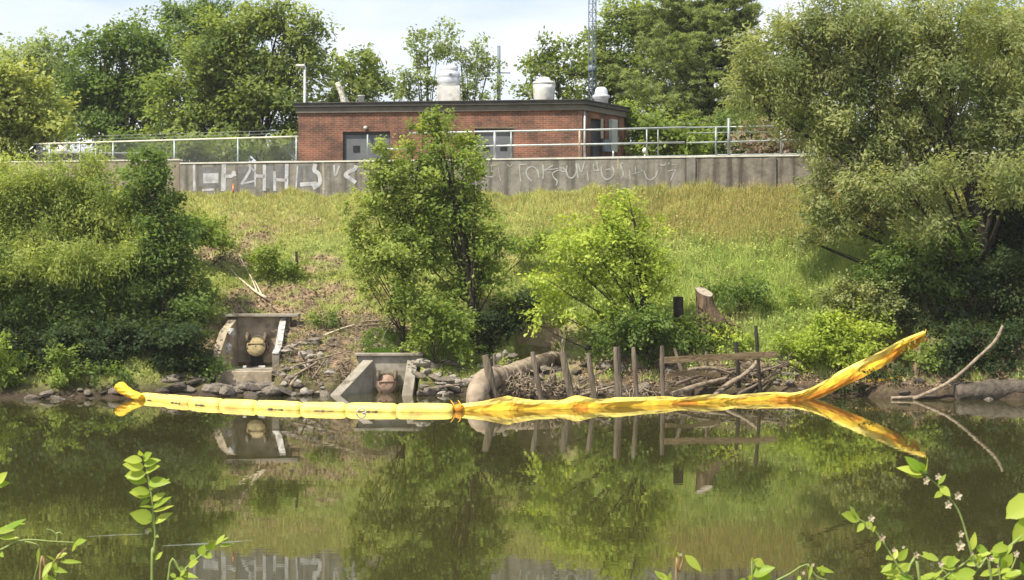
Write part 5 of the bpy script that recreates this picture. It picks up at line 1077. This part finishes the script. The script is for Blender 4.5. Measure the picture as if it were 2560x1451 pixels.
tag(np_mesh('slope_grass', np.stack([base - wv, base + wv, tip], 1).reshape(-1, 3), 3, attr_mat('grass', .3), col=np.clip(col, 0, 1)), 'rough olive and straw-coloured grass covering the slope below the wall', 'grass', kind='stuff')
# broadleaf weeds in drifts
x, y, u = slope_points(30000, rng); z = ground(x, y); dm = dirt_shade_amount(x, y, z); px, py = proj(x, y, z); right = np.clip((px - 1250) / 350, 0, 1)
den = .5 + .5 * np.sin(x * 1.7 + 2 * np.sin(y * 1.1 + .5)) * np.sin(y * 2.1 + 1.5 * np.sin(x * .9))
pr = (.16 + .5 * den) * np.clip((.95 - u) * 3, .04, 1) * (.7 - .25 * right)
keep = (rng.random(len(x)) < pr) & (rng.random(len(x)) > dm * 1.05) & (z > .45) & ~blocked(x, y); x, y, u, z, right = (q[keep] for q in (x, y, u, z, right)); n = len(x); per = 26
hh_ = rng.uniform(.10, .34, n) * (.7 + .7 * right); idx = np.repeat(np.arange(n), per); N = n * per
off = rng.normal(size=(N, 3)) * np.stack([hh_[idx] * .42] * 2 + [hh_[idx] * .35], 1); c = np.stack([x[idx], y[idx], z[idx] + hh_[idx] * .55], 1) + off
sz = rng.uniform(.04, .085, N) * (.9 + .4 * right[idx]); v = leaf_verts(c, sz, sz / 1.7, rng.normal(size=(N, 3)) * .7 + (0, -.1, .8), rng)
cb = veg_col(x, y, z, rng) * .75 + (GREEN * .15); col = (cb * 1.25 * rng.uniform(.7, 1.25, (n, 1)))[idx] * rng.uniform(.85, 1.15, (N, 1))
ok = (v.reshape(-1, 4, 3)[:, :, 2].min(1) > 0.05); v = v.reshape(-1, 4, 3)[ok].reshape(-1, 3)
tag(np_mesh('slope_weeds', v, 4, attr_mat('weeds', .4, .8), col=np.clip(col[ok], 0, 1)), 'low leafy weeds growing through the grass on the slope', 'weeds', kind='stuff')
# dead leaves, clods and crumbs on the bare soil
rng = np.random.default_rng(81); x, y, u = slope_points(150000, rng, -12, 14); z = ground(x, y); dm = dirt_shade_amount(x, y, z); keep = (rng.random(len(x)) < np.clip(dm * 1.1, 0, 1) ** 1.5 * .42) & (z > .15) & ~blocked(x, y); x, y, z = x[keep], y[keep], z[keep]; N = len(x)
sz = rng.uniform(.03, .11, N); v = leaf_verts(np.stack([x, y, z + sz * .25], 1), sz, sz / 1.4, rng.normal(size=(N, 3)) * .8 + (0, 0, .7), rng); t = rng.random((N, 1)) ** 1.3
tag(np_mesh('leaf_litter', v, 4, attr_mat('litter', .1), col=(np.array([.10, .065, .042]) * (1 - t) + np.array([.42, .32, .19]) * t)), 'brown dead leaves and crumbs over the bare soil around the outfalls', 'leaf litter', kind='stuff')
# tall seeding grass along the wall foot
rng = np.random.default_rng(78); N = 17000; px = np.concatenate([rng.uniform(430, 1500, N // 4), rng.uniform(1480, 2300, N - N // 4)]); D_ = (51.3 - .35 - rng.uniform(0, 1.6, N)) / (1 + .168 * (px - 1280) / F)
x = (px - 1280) * D_ / F; z = ground(x, D_, False); base = np.stack([x, D_, z - .02], 1); hgt = rng.uniform(.12, .42, N) * (.55 + .9 * np.clip((px - 1500) / 400, 0, 1))
lean = rng.normal(size=(N, 3)) * .22; lean[:, 2] = 1; tip = base + unit(lean) * hgt[:, None]; th = rng.uniform(0, math.pi, N); wv = np.stack([np.cos(th), np.sin(th) * .6, np.zeros(N)], 1) * .008
b1 = np.stack([base - wv, base + wv, tip], 1); hd = tip; up_h = unit(lean) * .07; b2 = np.stack([hd - wv * 1.4 - up_h * .4, hd + wv * 1.4 - up_h * .4, hd + up_h], 1)
col = (GOLD * .55 + STRAW * .35)[None] * rng.uniform(.6, 1.2, (N, 1)); tag(np_mesh('tall_grass', np.concatenate([b1, b2]).reshape(-1, 3), 3, attr_mat('tall_grass', .3), col=np.concatenate([col, col * (1.1, .9, .8)])), 'tall golden seeding grass along the foot of the retaining wall', 'grass', kind='stuff')
# mown-looking bright tuft over the middle outfall
rng = np.random.default_rng(79); N = 14000; x = rng.uniform(-4.45, -2.85, N); y = rng.uniform(44.25, 45.6, N); z = ground(x, y) - .02; el = ((x + 3.65) / .82) ** 2 + ((y - 44.75) / .58) ** 2 < rng.uniform(.5, 1.1, N); x, y, z = x[el], y[el], z[el]; N = len(x); z = np.maximum(z, .9)
base = np.stack([x, y, z], 1); lean = rng.normal(size=(N, 3)) * .4 + (0, -.25, 1); tip = base + unit(lean) * rng.uniform(.08, .2, (N, 1)); th = rng.uniform(0, 3.14, N); wv = np.stack([np.cos(th), np.sin(th), np.zeros(N)], 1) * .009
tag(np_mesh('grass_tuft', np.stack([base - wv, base + wv, tip], 1).reshape(-1, 3), 3, attr_mat('tuft', .35), col=np.array([.16, .30, .03]) * rng.uniform(.7, 1.3, (N, 1))), 'bright green grass patch growing over the middle outfall', 'grass', kind='stuff')

# ------------------------------------------------------------ near-bank plants
def leaf_shape(mb, base, tipv, w, nrm, fold=.25, curl=.15, rs=random, lobed=0):
    """a pointed leaf with a folded midrib and curved blade"""
    base = np.asarray(base, float); L = np.linalg.norm(tipv); d = tipv / L; nrm = nrm - d * np.dot(nrm, d); nrm = unit(nrm); s = np.cross(d, nrm)
    st = [0, .1, .25, .42, .6, .78, .9, 1.0]; wd = [.02, .45, .85, 1, .86, .55, .26, .0]
    V = []; n = len(st)
    for t, w_ in zip(st, wd):
        if lobed: w_ *= 1 + .14 * math.sin(t * 26)
        c = base + d * L * t + nrm * (-curl * L * t * t); V += [c + s * w * w_ * .5 + nrm * fold * w * w_ * .5, c, c - s * w * w_ * .5 + nrm * fold * w * w_ * .5]
    Fc = []
    for i_ in range(n - 1):
        a = i_ * 3; Fc += [(a, a + 1, a + 4, a + 3), (a + 1, a + 2, a + 5, a + 4)]
    mb.add(V, Fc, 0, True)
def sprig(name, label, D, stems, leaves, flowers=(), stem_mat='stem', r=.0035, seed=1, foot=None, mat='fresh', lobed=0):
    """stems: lists of px points; leaves: (px,py, tip px, tip py, width px)"""
    random.seed(seed); rs = np.random.default_rng(seed); fx = foot or stems[0][0]
    b = P(fx[0], fx[1], D); gz = float(ground(b[0], D)); root = empty(name, (b[0], b[1], gz), label, 'plant')
    m = MB()
    for k, s in enumerate(stems):
        p = [P(x, y, D + .01 * k) for x, y in s]
        if k == 0 and s[0][1] > 1380: p = [np.array([p[0][0] + (p[0][0] - p[1][0]) * .5, D, gz - .02])] + p
        q = spline(p, max(8, 5 * len(p))); m.tube(q, [r * (1.15 - .7 * i_ / len(q)) * (1 if k == 0 else .75) for i_ in range(len(q))], 7)
    m.build('stem', M[stem_mat], root)
    m = MB()
    for k, (x0, y0, x1, y1, w) in enumerate(leaves):
        a = P(x0, y0, D); e = P(x1, y1, D) + (0, rs.uniform(-.03, .012), 0); v_ = e - a
        leaf_shape(m, a, v_, w * D / F, np.array([rs.normal() * .25, -1.0 + rs.normal() * .2, .75 + rs.normal() * .25]), fold=rs.uniform(.1, .35), curl=rs.uniform(-.05, .18), lobed=lobed)
    o = m.build('foliage', LM[mat], root)
    me = o.data; at_ = me.attributes.new('tint', 'FLOAT', 'POINT'); nv = len(me.vertices); at_.data.foreach_set('value', np.repeat(np.clip(rs.normal(.5, .25, nv // 24 + 1), 0, 1), 24)[:nv].astype(np.float32))
    if flowers:
        for x0, y0, s in flowers:
            m = MB()
            c = P(x0, y0, D - .01); rr = s * D / F / 2
            for q_ in range(5):
                t = q_ * 1.256 + rs.uniform(0, .5); e = c + np.array([math.cos(t) * rr, -rr * .5, math.sin(t) * rr * 1.2]); leaf_shape(m, c, e - c, rr * .9, np.array([0, -1, .3]), fold=.3)
            m.build('flower', M['flower'], root)
    return root
sprig('sapling', 'upright leafy sprig with paired leaves standing alone in the left foreground', 3.9,
  [[(380, 1452), (384, 1390), (388, 1340), (385, 1310), (380, 1250), (372, 1200), (362, 1150), (352, 1132)]],
  [(355, 1140, 352, 1126, 14), (358, 1150, 386, 1130, 24), (356, 1152, 312, 1148, 26), (360, 1165, 402, 1146, 26), (360, 1168, 310, 1160, 30), (364, 1182, 404, 1162, 28), (364, 1185, 313, 1188, 34), (368, 1205, 314, 1195, 30), (370, 1208, 428, 1200, 30), (372, 1225, 428, 1196, 20), (374, 1232, 334, 1222, 26), (376, 1240, 326, 1226, 34), (376, 1248, 350, 1262, 12),
   (378, 1252, 418, 1232, 18), (380, 1272, 432, 1238, 16), (382, 1280, 442, 1262, 9), (384, 1300, 330, 1280, 40), (386, 1310, 428, 1280, 24), (384, 1268, 356, 1260, 8), (388, 1400, 406, 1380, 14), (386, 1340, 398, 1342, 10), (380, 1330, 366, 1322, 12)],
  [(368, 1328, 12)], seed=2)
sprig('vine', 'curling vine reaching in from the left edge of the foreground', 4.1,
  [[(-60, 1400), (0, 1376), (40, 1356), (76, 1350), (130, 1354), (190, 1357)], [(62, 1354), (96, 1366), (98, 1400), (90, 1430), (84, 1455)], [(142, 1353), (142, 1340), (132, 1328), (115, 1323)], [(140, 1335), (150, 1332), (158, 1338)]],
  [(186, 1360, 222, 1346, 18), (184, 1366, 212, 1350, 16), (180, 1380, 200, 1344, 10), (-4, 1335, 66, 1296, 22), (0, 1325, 60, 1306, 18), (0, 1345, 50, 1340, 14), (-10, 1330, 40, 1320, 20), (-10, 1212, 20, 1180, 26), (-12, 1215, 24, 1208, 22), (96, 1372, 92, 1410, 8), (2, 1382, 16, 1390, 12)], seed=3, foot=(-60, 1400))
sprig('leafy_stem', 'small leafy stem low in the left foreground under the vine', 4.0,
  [[(100, 1460), (118, 1430), (140, 1400), (165, 1370)]],
  [(140, 1396, 166, 1384, 18), (150, 1404, 205, 1406, 12), (134, 1400, 142, 1440, 14), (130, 1405, 112, 1440, 18), (126, 1420, 172, 1430, 14), (118, 1432, 108, 1452, 16), (110, 1444, 142, 1448, 14), (140, 1402, 120, 1386, 6)], seed=4, stem_mat='stem_red')
sprig('leafy_stem', 'slanting leafy shoot in the foreground right of the upright sprig', 4.2,
  [[(420, 1462), (455, 1430), (495, 1395), (530, 1370), (572, 1345)]],
  [(540, 1362, 562, 1336, 14), (548, 1358, 574, 1340, 8), (520, 1376, 540, 1352, 22), (550, 1366, 586, 1360, 10), (510, 1382, 530, 1396, 20), (500, 1390, 512, 1362, 24), (486, 1400, 476, 1388, 18), (470, 1416, 500, 1400, 20), (462, 1424, 456, 1412, 14), (450, 1436, 498, 1440, 16), (440, 1444, 424, 1432, 12), (432, 1448, 480, 1452, 14), (466, 1420, 452, 1440, 12)], seed=5)
sprig('heart_leaved_vine', 'heart-leaved vine stem poking up at the bottom centre-right of the foreground', 4.0,
  [[(1690, 1465), (1698, 1430), (1708, 1398), (1702, 1386)]],
  [(1712, 1388, 1754, 1428, 24), (1700, 1392, 1694, 1380, 8), (1640, 1436, 1676, 1452, 20), (1660, 1450, 1636, 1426, 16), (1672, 1458, 1674, 1424, 12)], [(1702, 1386, 8)], seed=6, stem_mat='stem_red')
sprig('heart_leaved_vine', 'cluster of broad lime leaves with curling tendrils, bottom of the foreground', 3.9,
  [[(1880, 1470), (1882, 1430), (1890, 1400)], [(1935, 1455), (1975, 1435), (2000, 1418), (2022, 1410)], [(2020, 1412), (2040, 1440), (2070, 1452)]],
  [(1885, 1400, 1912, 1416, 24), (1886, 1405, 1872, 1392, 14), (1880, 1440, 1932, 1412, 34), (1890, 1450, 1930, 1440, 30), (1880, 1452, 1866, 1436, 18), (1850, 1458, 1862, 1444, 14), (2030, 1412, 2016, 1444, 8), (2040, 1420, 2088, 1432, 14), (2045, 1430, 2060, 1414, 10), (2000, 1440, 1990, 1452, 10), (2060, 1440, 2050, 1425, 10)], [(2008, 1432, 9), (2032, 1412, 9)], seed=7)
sprig('flowering_stem', 'flowering stem with small white blossoms arching left in the right foreground', 3.7,
  [[(2300, 1475), (2262, 1440), (2235, 1400), (2200, 1345), (2165, 1310), (2115, 1280)]],
  [(2150, 1300, 2100, 1282, 30), (2140, 1290, 2120, 1264, 24), (2160, 1308, 2138, 1326, 16), (2165, 1305, 2180, 1325, 20), (2230, 1395, 2208, 1392, 18), (2240, 1410, 2200, 1430, 20), (2250, 1430, 2205, 1432, 16), (2235, 1400, 2246, 1376, 14), (2200, 1350, 2188, 1376, 12), (2246, 1420, 2262, 1404, 10), (2180, 1330, 2186, 1312, 12)],
  [(2178, 1296, 18), (2205, 1345, 18), (2235, 1375, 12), (2258, 1368, 8), (2172, 1318, 8)], seed=8)
sprig('flowering_stem', 'tall flowering stem with white buds and lime leaf cluster on top', 3.8,
  [[(2480, 1480), (2445, 1420), (2425, 1370), (2405, 1300), (2385, 1260), (2345, 1215), (2300, 1180)], [(2425, 1400), (2380, 1430), (2340, 1460)]],
  [(2310, 1185, 2245, 1166, 26), (2305, 1180, 2262, 1142, 28), (2312, 1178, 2316, 1140, 26), (2318, 1185, 2290, 1150, 22), (2308, 1192, 2270, 1188, 14), (2350, 1215, 2372, 1240, 22), (2356, 1230, 2330, 1240, 16), (2345, 1212, 2366, 1186, 12), (2430, 1376, 2436, 1330, 18), (2440, 1370, 2470, 1378, 24), (2370, 1420, 2388, 1390, 24),
   (2420, 1440, 2380, 1436, 24), (2440, 1430, 2380, 1440, 30), (2440, 1408, 2450, 1386, 12), (2450, 1440, 2500, 1420, 16), (2460, 1440, 2518, 1432, 14), (2350, 1440, 2310, 1436, 14), (2360, 1446, 2330, 1450, 16), (2330, 1450, 2352, 1420, 10)],
  [(2315, 1202, 18), (2345, 1192, 16), (2395, 1240, 20), (2370, 1262, 20), (2402, 1335, 16), (2400, 1364, 24), (2352, 1410, 16), (2430, 1385, 9), (2495, 1415, 8)], seed=9)
sprig('grape_vine', 'large toothed lime-green leaves hanging at the right edge of the foreground', 3.4,
  [[(2590, 1300), (2550, 1345), (2520, 1370), (2500, 1400), (2500, 1460)]],
  [(2585, 1240, 2518, 1300, 62), (2590, 1280, 2530, 1360, 50), (2520, 1366, 2485, 1386, 30), (2522, 1368, 2472, 1372, 22), (2500, 1395, 2528, 1360, 20), (2590, 1190, 2550, 1186, 20), (2502, 1430, 2524, 1420, 14), (2560, 1440, 2545, 1400, 20)], seed=10, lobed=1, foot=(2540, 1460))
rs_ = np.random.default_rng(12); LV = []
for k_ in range(22):
    x0_, y0_ = rs_.uniform(2210, 2545), rs_.uniform(1385, 1450); a_ = rs_.uniform(-.6, 3.6); l_ = rs_.uniform(30, 60); LV.append((x0_, y0_, x0_ + l_ * math.cos(a_), y0_ - l_ * abs(math.sin(a_)) * .8, l_ * .5))
sprig('leafy_stem', 'low dense leafy stems with cream buds filling the bottom right corner', 3.85, [[(2380, 1475), (2370, 1440), (2330, 1405), (2290, 1385)], [(2400, 1470), (2440, 1430), (2480, 1395)], [(2500, 1470), (2530, 1420), (2545, 1380)]], LV, [(2290, 1388, 16), (2478, 1396, 14), (2330, 1410, 12), (2540, 1385, 16)], seed=12, foot=(2380, 1475))
def streak(pts, w, lab):  # pale ribbons painting sky-reflecting ripples onto the water
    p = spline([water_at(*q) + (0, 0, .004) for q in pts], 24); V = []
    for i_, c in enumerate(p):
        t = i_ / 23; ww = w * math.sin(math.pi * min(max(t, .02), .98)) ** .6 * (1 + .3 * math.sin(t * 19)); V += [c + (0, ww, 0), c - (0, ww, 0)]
    m = MB(); m.add(V, [(2 * i_, 2 * i_ + 1, 2 * i_ + 3, 2 * i_ + 2) for i_ in range(23)]); tag(m.build('glint_streak', M['glint']), lab, 'glint')
sm, snt, sb = new_mat('glint'); M['glint'] = sm; sb.inputs['Base Color'].default_value = (.34, .38, .36, 1); sb.inputs['Alpha'].default_value = .24; sb.inputs['Roughness'].default_value = .6
streak([(215, 1343), (290, 1339), (372, 1336)], .035, 'thin pale ribbon painted as a sky-reflecting ripple on the water just left of the upright sprig')
streak([(405, 1366), (520, 1360), (632, 1352)], .055, 'thin pale ribbon painted as a sky-reflecting ripple on the water just right of the upright sprig')
# ground cover of the near bank (below the view, shows when stepping aside)
rng = np.random.default_rng(80); N = 30000; x = rng.uniform(-9, 9, N); y = rng.uniform(1.2, 9.2, N); z = ground(x, y); base = np.stack([x, y, z], 1); lean = rng.normal(size=(N, 3)) * .4; lean[:, 2] = 1
hg = np.minimum(rng.uniform(.08, .35, N), np.maximum(3.20 - .215 * y - z, .03)); tip = base + unit(lean) * hg[:, None]; th = rng.uniform(0, 3.14, N); wv = np.stack([np.cos(th), np.sin(th), np.zeros(N)], 1) * .006
tag(np_mesh('bank_grass', np.stack([base - wv, base + wv, tip], 1).reshape(-1, 3), 3, attr_mat('bank_grass', .3), col=np.array([.12, .19, .035]) * rng.uniform(.6, 1.3, (N, 1))), 'green grass on the near bank below the viewer', 'grass', kind='stuff')

# ------------------------------------------------------------ faint haze volume added to lift shadows and soften contrast
hm, hnt, hb = new_mat('added_haze'); hnt.nodes.remove(hb); pv = hnt.nodes.new('ShaderNodeVolumePrincipled'); pv.inputs['Color'].default_value = (.95, .96, 1, 1); pv.inputs['Density'].default_value = .00028; pv.inputs['Anisotropy'].default_value = .2
hnt.links.new(pv.outputs[0], hnt.nodes['Material Output'].inputs['Volume'])
tag(MB().box((0, 120, 11.5), (484, 364, 31)).build('added_haze', hm, origin=(0, 120, -4)), 'faint haze volume added to lift shadows and soften contrast', 'added_haze', kind='stuff')
